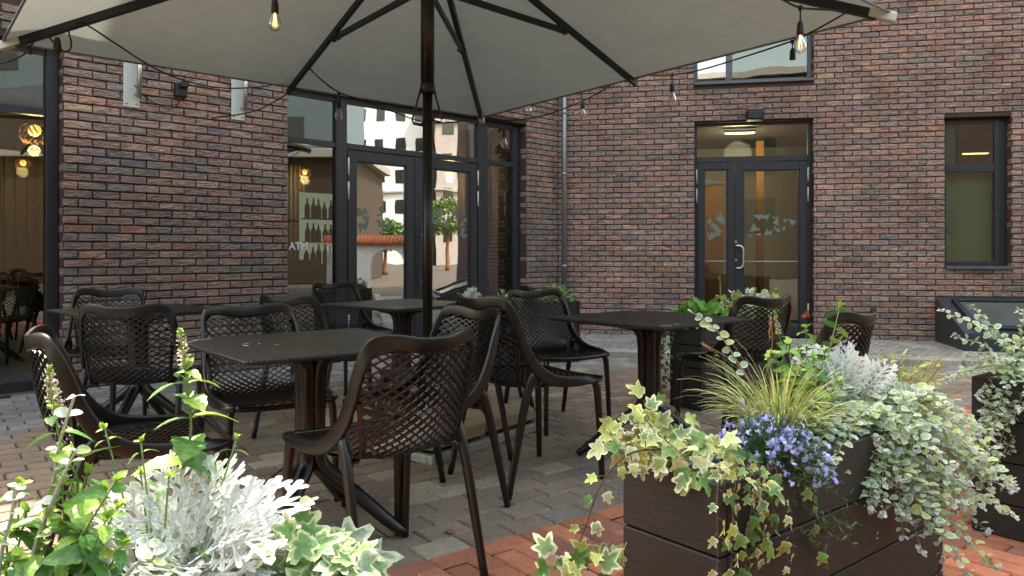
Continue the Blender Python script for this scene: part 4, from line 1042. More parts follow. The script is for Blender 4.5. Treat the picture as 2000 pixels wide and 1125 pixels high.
for s_ in (-1, 1):
    mb = MB(); z = 2.075
    if s_ < 0: pts = [(-.035, -.01, z), (-.060, -.012, z - .09), (-.090, -.014, z - .20), (-.083, -.014, z - .222), (-.03, -.012, z - .232), (-.028, -.012, z - .215)]
    else: pts = [(.035, -.01, z), (.055, -.012, z - .08), (.088, -.014, z - .195), (.083, -.014, z - .215), (.030, -.012, z - .205), (.030, -.012, z - .19), (.060, -.012, z - .165)]
    mb.tube(pts, .0062, 8); mb.cyl(pts[-3], pts[-2], .0095, 8); mb.build('pull_handle', M['rib'], um)
# base: steel tray with four stone slabs
ang = math.atan2(.811, .585); ba = thing('ballast_tray', 'galvanised steel tray loaded with sandstone slabs under the parasol pole', 'ballast tray', (-.52, 4.62, 0), ang)
mb = MB()
for s_ in (-1, 1):
    mb.box((0, s_ * .50, .022), (1.04, .04, .044), bev=.003); mb.box((s_ * .50, 0, .022), (.04, .96, .044), bev=.003); mb.box((0, 0, .020), (.06, .94, .036) if s_ > 0 else (.94, .06, .036))
mb.build('tray', M['galv'], ba, smooth=False)
mb = MB(); mb.lathe([(.031, .05), (.09, .05), (.09, .062), (.036, .066), (.036, .32), (.031, .32)]); mb.build('pole_socket', M['galv'], ba)
for sx in (-1, 1):
    for sy in (-1, 1):
        s_ = MB(); s_.box((sx * .245, sy * .245, .088), (.455, .455, .075), bev=.008, rz=random.uniform(-.01, .01)); sl = s_.build('stone_slab', M['slab'], None, smooth=False)
        sl.location = (-.52, 4.62, .003); sl.rotation_euler = (0, 0, ang); tag(sl, 'sandstone slab laid in the steel tray of the parasol base', 'stone slab', 'slabs weighing down the parasol base')

# ------------------------------------------------------------------ string lights
sl = thing('string_lights', 'black festoon cable with clear bulbs hung along the parasol ribs', 'string lights')
def px(*a): return [at(*q) for q in a]
cords = [
    px((-40, 126, 5.0), (0, 124, 5.0), (30, 115, 4.95), (52, 102, 4.9), (62, 88, 4.88), (72, 74, 4.86), (92, 66, 4.84)),
    px((92, 66, 4.80), (100, 78, 4.8), (112, 90, 4.8), (125, 100, 4.8), (137, 96, 4.8), (139, 82, 4.8), (135, 66, 4.8), (138, 52, 4.8), (152, 44, 4.75), (175, 52, 4.9), (230, 88, 5.1), (300, 132, 5.4), (370, 160, 5.7), (440, 172, 5.9), (520, 168, 6.0), (578, 153, 6.02)),
    px((578, 172, 6.0), (540, 196, 6.3), (500, 216, 6.5), (450, 226, 6.7), (400, 230, 6.9), (350, 224, 7.0)),
    px((606, 135, 5.7), (630, 158, 5.9), (662, 180, 6.0), (715, 199, 6.2), (770, 219, 6.4), (822, 237, 6.6), (862, 240, 6.8), (905, 236, 7.0), (938, 226, 7.15), (965, 232, 7.05), (1000, 235, 6.9), (1060, 226, 6.7), (1138, 197, 6.4), (1190, 168, 6.1), (1219, 146, 5.95)),
    px((1240, 148, 5.85), (1275, 147, 5.75), (1313, 146, 5.6), (1370, 136, 5.4), (1450, 112, 5.1), (1547, 80, 4.7), (1590, 60, 4.55), (1630, 38, 4.42), (1657, 22, 4.33)),
    px((1657, 20, 4.33), (1620, 19, 4.2), (1563, 15, 4.0), (1530, 0, 3.95), (1490, -20, 3.95)),
    px((536, -60, 3.75), (536, -20, 3.75), (537, 4, 3.75)),
]
for c in cords:
    mb = MB(); mb.tube(spline(c, 5), .0060, 6); mb.build('cable', M['black'], sl)
def bulb(top, z_drop, lit, s=1.0, glass=True):
    """lamp holder hanging from the cable"""
    x, y, z = top; b = (x, y, z - z_drop)
    mb = MB(); mb.tube([(x, y, z + .012), (x, y, z - .01)], .012, 8); mb.tube([(x, y, z), (x + .001, y, b[2] + .03)], .0045, 6)
    mb.lathe([(.004, .05), (.012, .042), (.017, .02), (.019, -.02), (.018, -.024), (.001, -.024)], b, 12); h = mb.build('lamp_holder', M['black'], sl)
    if glass:
        mb = MB(); mb.lathe([(r_ * s, z_ * s) for r_, z_ in ((.012, -.022), (.014, -.034), (.024, -.052), (.031, -.075), (.031, -.09), (.024, -.108), (.012, -.118), (.001, -.120))], b, 16); mb.build('bulb', M['bulbglass'], h)
        mb = MB()
        for k in range(4):
            A = k * 1.57 + .4; mb.tube([(b[0] + .004 * math.cos(A), b[1] + .004 * math.sin(A), b[2] - .03 * s), (b[0] + .010 * math.cos(A), b[1] + .010 * math.sin(A), b[2] - .095 * s)], .0016, 5)
        mb.cyl((b[0], b[1], b[2] - .025 * s), (b[0], b[1], b[2] - .06 * s), .004 * s, 6)
        mb.build('filament', M['filament'] if lit else M['filament_off'], h)
bulb(at(662, 183, 6.0), .09, False); bulb(at(1138, 198, 6.4), .035, False, .8); bulb(at(1313, 146, 5.6), .10, False)
bulb(at(1563, 16, 4.0), .115, True, 1.0); bulb(at(1548, 82, 4.7), .085, False, 1, False); bulb(at(537, 2, 3.75), .035, True, .95); bulb(at(985, 236, 6.95), .13, False)
mb = MB(); c = at(112, 88, 4.8); mb.lathe([(.001, .05), (.014, .045), (.02, .02), (.024, -.01), (.02, -.045), (.001, -.05)], c, 10); pl = mb.build('plug', M['black'], sl)
mb = MB(); c = at(58, 98, 4.9); mb.lathe([(.001, .035), (.010, .03), (.013, 0), (.018, -.02), (.001, -.03)], c, 10); mb.build('plug', M['black'], sl)
wc = MB(); wc.tube(spline([P3('L', tp('L', 262, .08), zp('L', 262, 170), .08), P3('L', tp('L', 290, .05), zp('L', 290, 196), .05), P3('L', tp('L', 328, .03), zp('L', 328, 214), .04), P3('L', tp('L', 345, .03), zp('L', 345, 205), .05), P3('L', tp('L', 356, .08), zp('L', 356, 182), .08)], 5), .005, 6)
tag(wc.build('wall_cable', M['black']), 'thin black cable looping from the steel tube to the small black box', 'cable')

# ------------------------------------------------------------------ planters
def make_planter(name, label, A, rz, ln, wd, ht, boards=4):
    """A = near corner, local x along the length, local y across"""
    o = thing(name, label, 'planter', (A[0], A[1], 0), rz, 'board planters on the terrace')
    bh = (ht) / boards + .0; bh = .158; mb = MB()
    z1 = ht
    while z1 > 0.02:
        z0 = max(0.004, z1 - bh + .004)
        for (cx, cy, dx, dy) in ((ln / 2, .013, ln - .060, .026), (ln / 2, wd - .013, ln - .060, .026), (.013, wd / 2, .026, wd), (ln - .013, wd / 2, .026, wd)):
            mb.box((cx, cy, (z0 + z1) / 2), (dx, dy, z1 - z0), bev=.0035)
        z1 -= bh
    mb.build('box', M['board'], o, smooth=False)
    mb = MB()
    for (cx, cy, dx, dy) in ((ln / 2, .034, ln - .05, .016), (ln / 2, wd - .034, ln - .05, .016), (.034, wd / 2, .016, wd - .09), (ln - .034, wd / 2, .016, wd - .09)): mb.box((cx, cy, ht - .014), (dx, dy, .02), bev=.003)
    mb.build('inner_rim', M['black'], o, smooth=False)
    mb = MB(); n = 24; V = []
    for i in range(n + 1):
        for j in range(7): V.append((.04 + (ln - .08) * i / n, .04 + (wd - .08) * j / 6, ht - .055 + random.uniform(-.006, .012)))
    mb.add(V, [(i * 7 + j, (i + 1) * 7 + j, (i + 1) * 7 + j + 1, i * 7 + j + 1) for i in range(n) for j in range(6)]); mb.build('soil', M['soil'], o)
    return o
RZ = math.atan2(.635, .772); Dv = np.array([.772, .635]); Sv = np.array([-.635, .772])
A1 = np.array([.433, 1.599])
make_planter('flower_box', 'long dark board planter in front, overflowing with ivy, blue lobelia and silver leaves', A1, RZ, 1.118, .272, .60)
A2_ = np.array([1.794, 3.0]) - Sv * .272
make_planter('flower_box', 'dark board planter cut off by the right edge, under silver round leaves', A2_, RZ, 1.118, .272, .60)
A3 = np.array([1.113, 5.42]) - Sv * .272
make_planter('flower_box', 'dark board planter beyond the right hand table, leading towards the door', A3, RZ, 1.118, .272, .60)
A4 = np.array([-.42, 7.35]); make_planter('flower_box', 'dark board planter in the far corner by the downpipe', A4, R(12), 1.118, .272, .60)
A5 = np.array([-1.15, .76]); make_planter('flower_box', 'board planter just below the picture carrying mint and dusty miller', A5, R(3), 1.118, .272, .60)
def PW(A, t, w_, z, rz=RZ):
    c, s_ = math.cos(rz), math.sin(rz); return Vector((A[0] + t * c - w_ * s_, A[1] + t * s_ + w_ * c, z))

# ------------------------------------------------------------------ leaf templates: x = length 0..1, y = width, z = up; weight = margin colour
def T_ivy(seed=0):
    r_ = random.Random(seed); c = (.40, 0); j_ = lambda r, q=.14: r * r_.uniform(1 - q, 1 + q)
    tl = r_.uniform(.55, .74); half = lambda: [(15, j_(.50)), (27, j_(.34)), (38, j_(.30)), (50, j_(.44)), (60, j_(.54)), (74, j_(.40)), (90, j_(.30)), (108, j_(.38)), (124, j_(.46)), (145, j_(.40)), (165, j_(.36))]
    out = [(0, tl)] + half() + [(180, .28)] + [(-a, r) for a, r in half()[::-1]]
    V = [(c[0], 0, 0)]; W = [0]
    for (sc_, w_) in ((.50, 0), (.70, .1), (.82, .8), (1, 1)):
        for (a, r) in out:
            if sc_ in (.70, .82): sc_ = sc_ + r_.uniform(-.07, .05)
            x = c[0] + sc_ * r * math.cos(R(a)); y = sc_ * r * math.sin(R(a))
            V.append((x, y, .30 * abs(y) ** 1.3 - .30 * (x - .4) ** 2 + r_.uniform(-.02, .02) * sc_)); W.append(w_)
    n = len(out); Fc = [(0, 1 + j, 1 + (j + 1) % n) for j in range(n)]
    for k in range(3): Fc += [(1 + k * n + j, 1 + (k + 1) * n + j, 1 + (k + 1) * n + (j + 1) % n, 1 + k * n + (j + 1) % n) for j in range(n)]
    return np.array(V), Fc, np.array(W)
def T_round(asp=.42, cup=.25, n=12):
    V = [(.5, 0, 0)]; W = [0]
    for sc_, w_ in ((.55, 0), (1, 1)):
        for j in range(n):
            a = 2 * math.pi * j / n; x = .5 + .5 * sc_ * math.cos(a); y = asp * sc_ * math.sin(a) * (1 - .15 * math.cos(a)); V.append((x, y, cup * (y * y * 1.6) - .18 * (x - .4) ** 2)); W.append(w_)
    Fc = [(0, 1 + j, 1 + (j + 1) % n) for j in range(n)] + [(1 + j, 1 + n + j, 1 + n + (j + 1) % n, 1 + (j + 1) % n) for j in range(n)]
    return np.array(V), Fc, np.array(W)
def T_mint(n=9, wd=.34):
    V = []; W = []
    for i in range(n + 1):
        x = i / n; h = wd * (math.sin(math.pi * min(1, x * .93 + .07)) ** .75) * (1 - .25 * x)
        if i == n: h = 0.004
        ser = (.035 if i % 2 else -.01) if 0 < i < n else 0
        for k, f in enumerate((-1, -.5, 0, .5, 1)):
            y = f * (h + (ser if abs(f) == 1 else 0)); z = .16 * abs(y) + (.018 if abs(f) == .5 else 0) * (1 if i % 2 else -1) - .20 * x * x
            V.append((x, y, z)); W.append((.9 if i % 2 else .5) if abs(f) == 1 else (.8 if f == 0 else (.55 if i % 2 == 0 else 0)))
    Fc = [(i * 5 + k, (i + 1) * 5 + k, (i + 1) * 5 + k + 1, i * 5 + k + 1) for i in range(n) for k in range(4)]
    return np.array(V), Fc, np.array(W)
def T_miller(seed):
    r = random.Random(seed); V = []; Fc = []; W = []
    def strip(pts, ws, z0=0):
        b = len(V); k = len(pts)
        for i, (x, y) in enumerate(pts):
            p = pts[max(0, i - 1)]; q = pts[min(k - 1, i + 1)]; dx, dy = q[0] - p[0], q[1] - p[1]; L_ = math.hypot(dx, dy) + 1e-9
            for s_ in (1, 0, -1):
                X, Y = x - dy / L_ * ws[i] * s_, y + dx / L_ * ws[i] * s_
                V.append((X, Y, .35 * abs(Y) - .30 * X * X + z0 + (-.012 if s_ == 0 else 0))); W.append(0 if s_ == 0 else 1)
        for i in range(k - 1): Fc.extend([(b + i * 3, b + i * 3 + 1, b + i * 3 + 4, b + i * 3 + 3), (b + i * 3 + 1, b + i * 3 + 2, b + i * 3 + 5, b + i * 3 + 4)])
    strip([(0, 0), (.25, 0), (.5, 0), (.75, 0), (.95, 0), (1.02, 0)], [.014, .019, .025, .028, .026, .010])
    for k in range(5):
        x = .20 + k * .165
        ln = (.28, .40, .46, .42, .30, .17)[k]
        for s_ in (1, -1):
            a = R(56 - k * 4 + r.uniform(-6, 6)); ca, sa = math.cos(a), math.sin(a) * s_
            strip([(x, 0), (x + ln * .35 * ca, ln * .35 * sa), (x + ln * .75 * ca, ln * .75 * sa), (x + ln * ca, ln * sa), (x + ln * 1.06 * ca, ln * 1.06 * sa)], [.015, .018, .031, .028, .010], .002)
            for (f, da) in ((.50, 44), (.66, -42)):
                a2 = a + R(da + r.uniform(-8, 8)); l2 = ln * r.uniform(.30, .42); c2, s2 = math.cos(a2), math.sin(a2) * s_
                bx, by = x + ln * f * ca, ln * f * sa
                strip([(bx, by), (bx + l2 * .5 * c2, by + l2 * .5 * s2), (bx + l2 * c2, by + l2 * s2), (bx + l2 * 1.1 * c2, by + l2 * 1.1 * s2)], [.014, .025, .023, .008], .003)
    return np.array(V), Fc, np.array(W)
def T_narrow():
    V = [(0, 0, 0), (.3, .10, .02), (.3, -.10, .02), (.7, .08, .0), (.7, -.08, 0), (1, 0, -.06)]
    return np.array(V), [(0, 2, 1), (1, 2, 4, 3), (3, 4, 5)], np.array([0, .3, .3, .6, .6, 1.])
def T_lobelia():
    V = [(0, 0, 0)]; Fc = []; W = [1.0]
    for a, l, w_ in ((-38, 1, .26), (0, 1.05, .28), (38, 1, .26), (150, .6, .13), (-150, .6, .13)):
        b = len(V); ca, sa = math.cos(R(a)), math.sin(R(a))
        for (x, y, z, g) in ((.25, w_ * .5, .03, .25), (.25, -w_ * .5, .03, .25), (.75, w_, .0, 0), (.75, -w_, 0, 0), (1, 0, -.08, 0)): V.append((x * l * ca - y * sa, x * l * sa + y * ca, z)); W.append(g)
        Fc += [(0, b + 1, b), (b, b + 1, b + 3, b + 2), (b + 2, b + 3, b + 4)]
    return np.array(V), Fc, np.array(W)
IVYS = [T_ivy(k) for k in range(9)]; IVY = 'ivy'
ROUND, MINT, NAR, LOB = T_round(), T_mint(), T_narrow(), T_lobelia()
ROUND2 = T_round(.46, .1); MILL = [T_miller(k) for k in range(5)]
U = random.uniform
def rv(s_=1.0): return Vector((U(-s_, s_), U(-s_, s_), U(-s_, s_)))
def jit(c, a=.12): f = U(1 - a, 1 + a); return tuple(min(1, v * f * U(1 - a * .35, 1 + a * .35)) for v in c)
def jit2(c): return jit(c), jit(tuple(min(1, v * 1.3) for v in c))
G_IVY = (.085, .16, .035); G_CREAM = (.62, .62, .30); G_IVY2 = (.10, .20, .04); G_IVYL = (.30, .42, .08)
def ivy_cols():
    r = random.random()
    if r < .35: return jit((.22, .32, .10), .3), jit((.72, .72, .44), .15)
    if r < .60: return jit((.50, .56, .24), .25), jit((.78, .78, .52))
    if r < .85: return jit((.36, .44, .10), .3), jit((.66, .66, .26), .2)
    return jit((.09, .19, .04)), jit((.14, .28, .06))
def green_ivy():
    r = random.random()
    return (jit((.07, .17, .035)), jit((.12, .26, .06))) if r < .6 else (jit((.17, .32, .06)), jit((.35, .46, .14)))
def along(P, f):
    x = f * (len(P) - 1); i = min(int(x), len(P) - 2); t = x - i; return Vector(P[i]) * (1 - t) + Vector(P[i + 1]) * t, (Vector(P[i + 1]) - Vector(P[i])).normalized()
CAMV = Vector((0, -1, .35)).normalized()
def vine(st, lf, pts, n, size, tpl, cols, face=CAMV, stem_r=.0014, scol=(.16, .10, .05), spread=.8, grow=0.0, droop=.3):
    P = spline(pts, 6); st.tube(P, [stem_r * (1 - .5 * i / len(P)) for i in range(len(P))], 5, True, scol)
    for k in range(n):
        f = (k + U(.1, .9)) / n; p, T = along(P, f); side = T.cross(face).normalized() * (1 if k % 2 else -1)
        d = (side * spread + T * U(.1, .6) + rv(.35) + Vector((0, 0, -droop))).normalized(); pet = size * U(.25, .55)
        q = p + d * pet + Vector(face) * U(0, .012); st.tube([p, (p + q) / 2 + Vector((0, 0, .003)), q], stem_r * .55, 4, False, scol)
        a, b = cols(); s_ = size * U(.65, 1.2) * (1 - grow * f); nrm = (Vector(face) + rv(.45) + Vector((0, 0, .3))).normalized()
        lf.inst(tpl, q, d + Vector((0, 0, -.25)), nrm, s_, a, b)
def finish(root, st, lf, lname='foliage', lmat='leaf', sname='stems'):
    if st.n: st.build(sname, M['stem'], root, smooth=True)
    if lf is not None and lf.n: lf.build(lname, M[lmat], root, smooth=True)
SIL = lambda: (jit((.38, .49, .33)), jit((.66, .74, .58))) if random.random() < .75 else (jit((.44, .52, .19)), jit((.60, .66, .38)))
SILW = lambda: (jit((.55, .60, .54)), jit((.74, .78, .71)))

for q_ in mirror_trees: mirrored_tree(*q_)
# ---- ivy in the front planter
def plant_ivy_front():
    o = thing('variegated_ivy', 'cream edged ivy at the near left end of the front planter, trailing over its corner', 'ivy')
    st, lf = MB(), MB()
    for k in range(105):       # mound
        p = PW(A1, U(.02, .15), U(.03, .27), .60) + Vector((U(-.06, .0), U(-.02, .02), 0)); hgt = U(.0, .075); p.z += hgt
        d = Vector((U(-1, .6), U(-1, .4), U(-.5, .3))); a, b = ivy_cols(); base = PW(A1, .12, .14, .57)
        lf.inst(IVY, p, d, (d * .2 + Vector((0, -.6, 1)) + rv(.5)), U(.032, .060), a, b)
        if k % 2: st.tube([base + rv(.04), (base + p) / 2 + Vector((0, 0, .03)), p], .0011, 4, False, (.22, .14, .06))
    # sprays to the left of the box
    for (pts, n) in (([at(1290, 880, 1.74), at(1250, 850, 1.70), at(1215, 855, 1.68), at(1195, 870, 1.68)], 9), ([at(1300, 865, 1.76), at(1262, 822, 1.72), at(1235, 830, 1.7)], 8),
                     ([at(1330, 850, 1.8), at(1320, 800, 1.8), at(1285, 790, 1.8), at(1255, 782, 1.8)], 7), ([at(1300, 870, 1.76), at(1250, 886, 1.7), at(1222, 842, 1.7), at(1205, 800, 1.72)], 7),
                     ([at(1300, 860, 1.7), at(1345, 900, 1.66), at(1352, 925, 1.64)], 7)):
        vine(st, lf, pts, n, .050, IVY, ivy_cols, spread=.9)
    # long runner on the left down to the ground
    P = [at(1292, 878, 1.70), at(1240, 882, 1.66), at(1205, 905, 1.64), at(1172, 950, 1.62), at(1150, 1010, 1.61), at(1128, 1070, 1.60), at(1105, 1130, 1.60), at(1085, 1200, 1.60)]
    vine(st, lf, P, 15, .036, IVY, ivy_cols, stem_r=.0022, scol=(.12, .06, .03), spread=1)
    for q in (at(1190, 1110, 1.62), at(1130, 1130, 1.6), at(1165, 1085, 1.6), at(1095, 1110, 1.58)):
        for k in range(7):
            a, b = ivy_cols(); lf.inst(IVY, q + rv(.03), rv(1), CAMV + rv(.5), U(.035, .055), a, b)
    # trailing strands over the long side
    nf = Vector((Sv[0] * -1, Sv[1] * -1, .3))
    for (x0, x1, xb, yb, n, c, s_) in ((1404, 1400, 1402, 1150, 11, ivy_cols, .026), (1440, 1432, 1428, 1150, 13, ivy_cols, .030), (1460, 1468, 1452, 1160, 22, green_ivy, .038), (1482, 1490, 1475, 1150, 17, ivy_cols, .034),
                                       (1500, 1508, 1500, 1010, 14, green_ivy, .036), (1570, 1588, 1612, 1150, 19, green_ivy, .032), (1515, 1530, 1540, 1120, 10, ivy_cols, .030)):
        # distance at which this pixel column meets the long face
        def fy(px, off):
            a = (px - 1000) / F; B = A1 - Sv * off; t = (a * B[1] - B[0]) / (Dv[0] - a * Dv[1]); return B[1] + t * Dv[1]
        pts = [at(x0, 905, fy(x0, -.05)), at(x0, 925 - (x0 - 1404) * .02, fy(x0, .0)) + Vector((0, 0, .01)), at(x1, 985, fy(x1, .022)), at((x1 + xb) / 2, 1050, fy((x1 + xb) / 2, .022)), at(xb, yb, fy(xb, .022))]
        vine(st, lf, pts, n, s_, IVY, c, face=nf, spread=.8, droop=.5, scol=(.15, .07, .04))
    for k in range(12):
        t = U(.03, .16); p = PW(A1, t, U(-.03, .03), U(.56, .62)); a, b = (ivy_cols if random.random() < .75 else green_ivy)(); lf.inst(IVY, p, (-Sv[0], -Sv[1], U(-1, 0)), Vector((-Sv[0], -Sv[1], .6)) + rv(.5), U(.035, .055), a, b)
    finish(o, st, lf)
plant_ivy_front()
# ---- lobelia
def plant_lobelia():
    o = thing('blue_lobelia', 'mound of small blue violet lobelia flowers in the front planter', 'flowers')
    st, lf, fl = MB(), MB(), MB(); c = PW(A1, .285, .07, .565)
    for k in range(620):
        th = U(0, 6.283); ph = math.acos(U(-.15, 1)); rr = U(.70, 1.0) + (U(0, .28) if random.random() < .12 else 0) + .10 * math.sin(th * 3 + 1) * math.sin(ph * 4)
        d = Vector((math.sin(ph) * math.cos(th), math.sin(ph) * math.sin(th), math.cos(ph))); p = c + Vector((d.x * .15, d.y * .12, d.z * .135)) * rr + Vector((0, -.01, 0))
        if k % 3 == 0: st.tube([c + rv(.03), (c + p) / 2 + Vector((0, 0, .01)), p], .0008, 3, False, (.08, .14, .04))
        for q in range(3): lf.inst(NAR, p - d * U(0, .05) + rv(.012), d + rv(.9), rv(1), U(.014, .026), jit((.05, .11, .04)), jit((.09, .18, .06)))
        if d.z > -.1 and random.random() < .62 + .35 * math.sin(th * 5) * math.cos(ph * 6 + th):
            b = jit((.25, .27, .70)) if random.random() < .6 else jit((.45, .47, .86)); fl.inst(LOB, p, rv(.5) + Vector((0, 0, -.5)) + Vector((d.x, d.y, 0)) * .2, d + Vector((0, -.5, .3)), U(.008, .0125), b, (.85, .85, .95))
    for k in range(110):
        p = c + Vector((U(-.08, .20), U(-.10, .02), U(-.17, -.01))); 
        for q in range(3): lf.inst(NAR, p + rv(.015), rv(1), rv(1), U(.014, .026), jit((.05, .10, .04)), jit((.10, .17, .07)))
    finish(o, st, lf); fl.build('blossoms', M['leaf'], o)
    o2 = MB()
    for k in range(3): o2.inst(ROUND2, at(1388, 862, 1.78) + rv(.006), rv(1), CAMV + rv(.5), .012, (.6, .02, .01), (.5, .02, .01))
    o2.build('red_petal', M['red'], o)
plant_lobelia()
# ---- yellow sedge
def plant_sedge():
    o = thing('golden_sedge', 'fountain of thin yellow green sedge blades behind the lobelia', 'ornamental grass')
    bl = MB(); c = PW(A1, .47, .15, .57)
    for k in range(520):
        th = U(0, 6.283) if k % 3 else random.gauss(-2.4, .7); lean = U(.05, 1.0) ** .6; L_ = U(.12, .29) * (1 + .15 * math.sin(th * 3)); n = 8; P = []; d = Vector((math.cos(th), math.sin(th) * .8, 0)); p = c + d * U(0, .035) + Vector((0, 0, 0)); el = R(88 - 38 * lean); 
        for i in range(n + 1):
            P.append(p.copy()); el -= R((8 + 13 * lean) * U(.6, 1.3) * (i / n)); p = p + (d * math.cos(el) + Vector((0, 0, math.sin(el)))) * (L_ / n)
        sd = d.cross(Vector((0, 0, 1))) + rv(.3); sd.normalize(); V = []; wd = U(.0016, .0029)
        col = jit((.78, .80, .40) if random.random() < .70 else (.42, .54, .14), .2) if random.random() > .05 else jit((.46, .28, .12), .3)
        for i, q in enumerate(P):
            ww = wd * (1 - (i / n) ** 2.5) + .0002; V += [q - sd * ww, q + Vector((0, 0, -.0006)), q + sd * ww]
        bl.add([tuple(v) for v in V], [(i * 3 + j, i * 3 + 3 + j, i * 3 + 4 + j, i * 3 + 1 + j) for i in range(n) for j in (0, 1)], col)
    bl.build('blades', M['leaf'], o)
    sp = MB()
    for (p0, p1) in ((at(1480, 760, 2.0), at(1375, 672, 2.0)), (at(1495, 740, 2.0), at(1506, 622, 2.0))):
        sp.tube(spline([p0, (p0 + p1) / 2 + Vector((.01, 0, .01)), p1], 4), .0012, 4, True, (.35, .22, .10)); dd = (p1 - p0).normalized()
        for k in range(26): sp.inst(NAR, p1 - dd * k * .0022, dd + rv(.5), rv(1), .012, (.42, .24, .12), (.5, .3, .16))
    sp.build('seed_head', M['leaf'], o)
plant_sedge()
# ---- mint with flower spikes
def mint_stem(st, lf, fl, pts, pairs, size, spike=0.0, cols=None, first=.12, sr=.0022, last=.95):
    cols = cols or (lambda: (jit((.05, .16, .025), .25), jit((.12, .27, .06), .2)) if random.random() < .68 else (jit((.16, .32, .03), .2), jit((.30, .46, .08))))
    P = spline(pts, 6); st.tube(P, [sr * (1 - .5 * i / len(P)) for i in range(len(P))], 6, True, (.22, .32, .10)); az = U(0, 3)
    for k in range(pairs):
        f = first + (last - first) * k / max(1, pairs - 1); p, T = along(P, f); az += 1.57 + U(-.3, .3); s_ = size * (1 - .62 * f ** 1.5) * U(.85, 1.15)
        a_ = Vector((math.cos(az), math.sin(az), 0)); a_ = (a_ - T * a_.dot(T)).normalized()
        for sg in (1, -1):
            d = (a_ * sg + T * U(.1, .5)).normalized(); a, b = cols(); lf.inst(MINT, p + d * .003, d, T + rv(.3), s_ * U(.8, 1.15), a, b, bend=U(.2, .9))
            if random.random() < .6: lf.inst(MINT, p + T * .004, (d + T * 1.2), T - d, s_ * .35, *jit2((.30, .46, .07)))
    tip, T = along(P, 1.0)
    for k in range(6): lf.inst(MINT, tip, T * .8 + rv(.8), T + rv(.4), size * U(.16, .3), *jit2((.34, .50, .08)))
    if spike:
        sp = spline([tip, tip + T * spike * .5 + rv(.002), tip + T * spike], 4); st.tube(sp, .0013, 5, True, (.25, .38, .1))
        n = int(spike * 2600)
        for k in range(n):
            f = k / n; p = tip + T * spike * (f * .97 + .02); r = .0072 * (1 - .72 * f); A = U(0, 6.283); a_ = T.orthogonal().normalized(); b_ = T.cross(a_); d = a_ * math.cos(A) + b_ * math.sin(A)
            gr = f > .80; ring = (k // 9) % 2
            c_ = (.30, .44, .10) if gr or random.random() < .28 else jit((.66, .56, .50), .15)
            fl.inst(ROUND2, p + d * r * (.6 + .3 * ring), d + T * U(.1, .8) + rv(.3), T + rv(.5), U(.003, .0062) * (.7 if gr else 1), c_, c_)
def plant_mint_right():
    o = thing('flowering_mint', 'green mint with one pale flower spike behind the sedge in the front planter', 'mint')
    st, lf, fl = MB(), MB(), MB(); b = PW(A1, .62, .15, .56)
    mint_stem(st, lf, fl, [b, at(1535, 760, 2.12), at(1528, 690, 2.12), at(1522, 655, 2.12)], 7, .065, .068)
    for q, n in ((at(1560, 680, 2.15), 6), (at(1610, 690, 2.15), 6), (at(1500, 700, 2.1), 5), (at(1590, 735, 2.1), 6), (at(1545, 730, 2.1), 6), (at(1640, 600, 2.3), 7), (at(1575, 640, 2.2), 7), (at(1620, 780, 2.1), 6), (at(1600, 800, 2.02), 6), (at(1540, 672, 2.05), 7), (at(1510, 690, 2.0), 7), (at(1590, 700, 2.05), 7), (at(1635, 745, 2.05), 6), (at(1560, 725, 2.02), 7)):
        mint_stem(st, lf, fl, [b + rv(.03), (b + q) / 2 + rv(.02), q], n, .075, 0)
    finish(o, st, lf); fl.build('flower_spike', M['felt'], o)
plant_mint_right()
def miller(o_label, cpos, leaves, name='dusty_miller'):
    o = thing(name, o_label, 'dusty miller'); st, lf = MB(), MB()
    for (tip, size, nrm) in leaves:
        tip = Vector(tip); v = tip - Vector(cpos); L_ = v.length; d = v.normalized()
        base = tip - d * min(size, L_ * .98) if L_ > size else Vector(cpos)
        st.tube(spline([cpos, (Vector(cpos) + base) / 2 + Vector((0, 0, .01)), base + d * .01], 4), .0016, 5, True, (.5, .55, .46))
        lf.inst(MILL[random.randrange(5)], base, d, Vector(nrm) + rv(.12), size, jit((.58, .62, .56), .08), jit((.82, .84, .80), .06), bend=U(-.05, .15))
    finish(o, st, lf, lmat='felt'); return o
c = PW(A1, .80, .15, .66); L_ = []
for k in range(40):
    th = U(0, 6.283); p = c + Vector((math.cos(th) * U(.05, .15), math.sin(th) * U(.03, .10), U(.0, .15))); L_.append((p, U(.075, .12), (U(-.3, .3), -.8 + U(-.3, .3), 1.1)))
miller('white lacy dusty miller between the mint and silver leaves of the front planter', c - Vector((0, 0, .08)), L_)
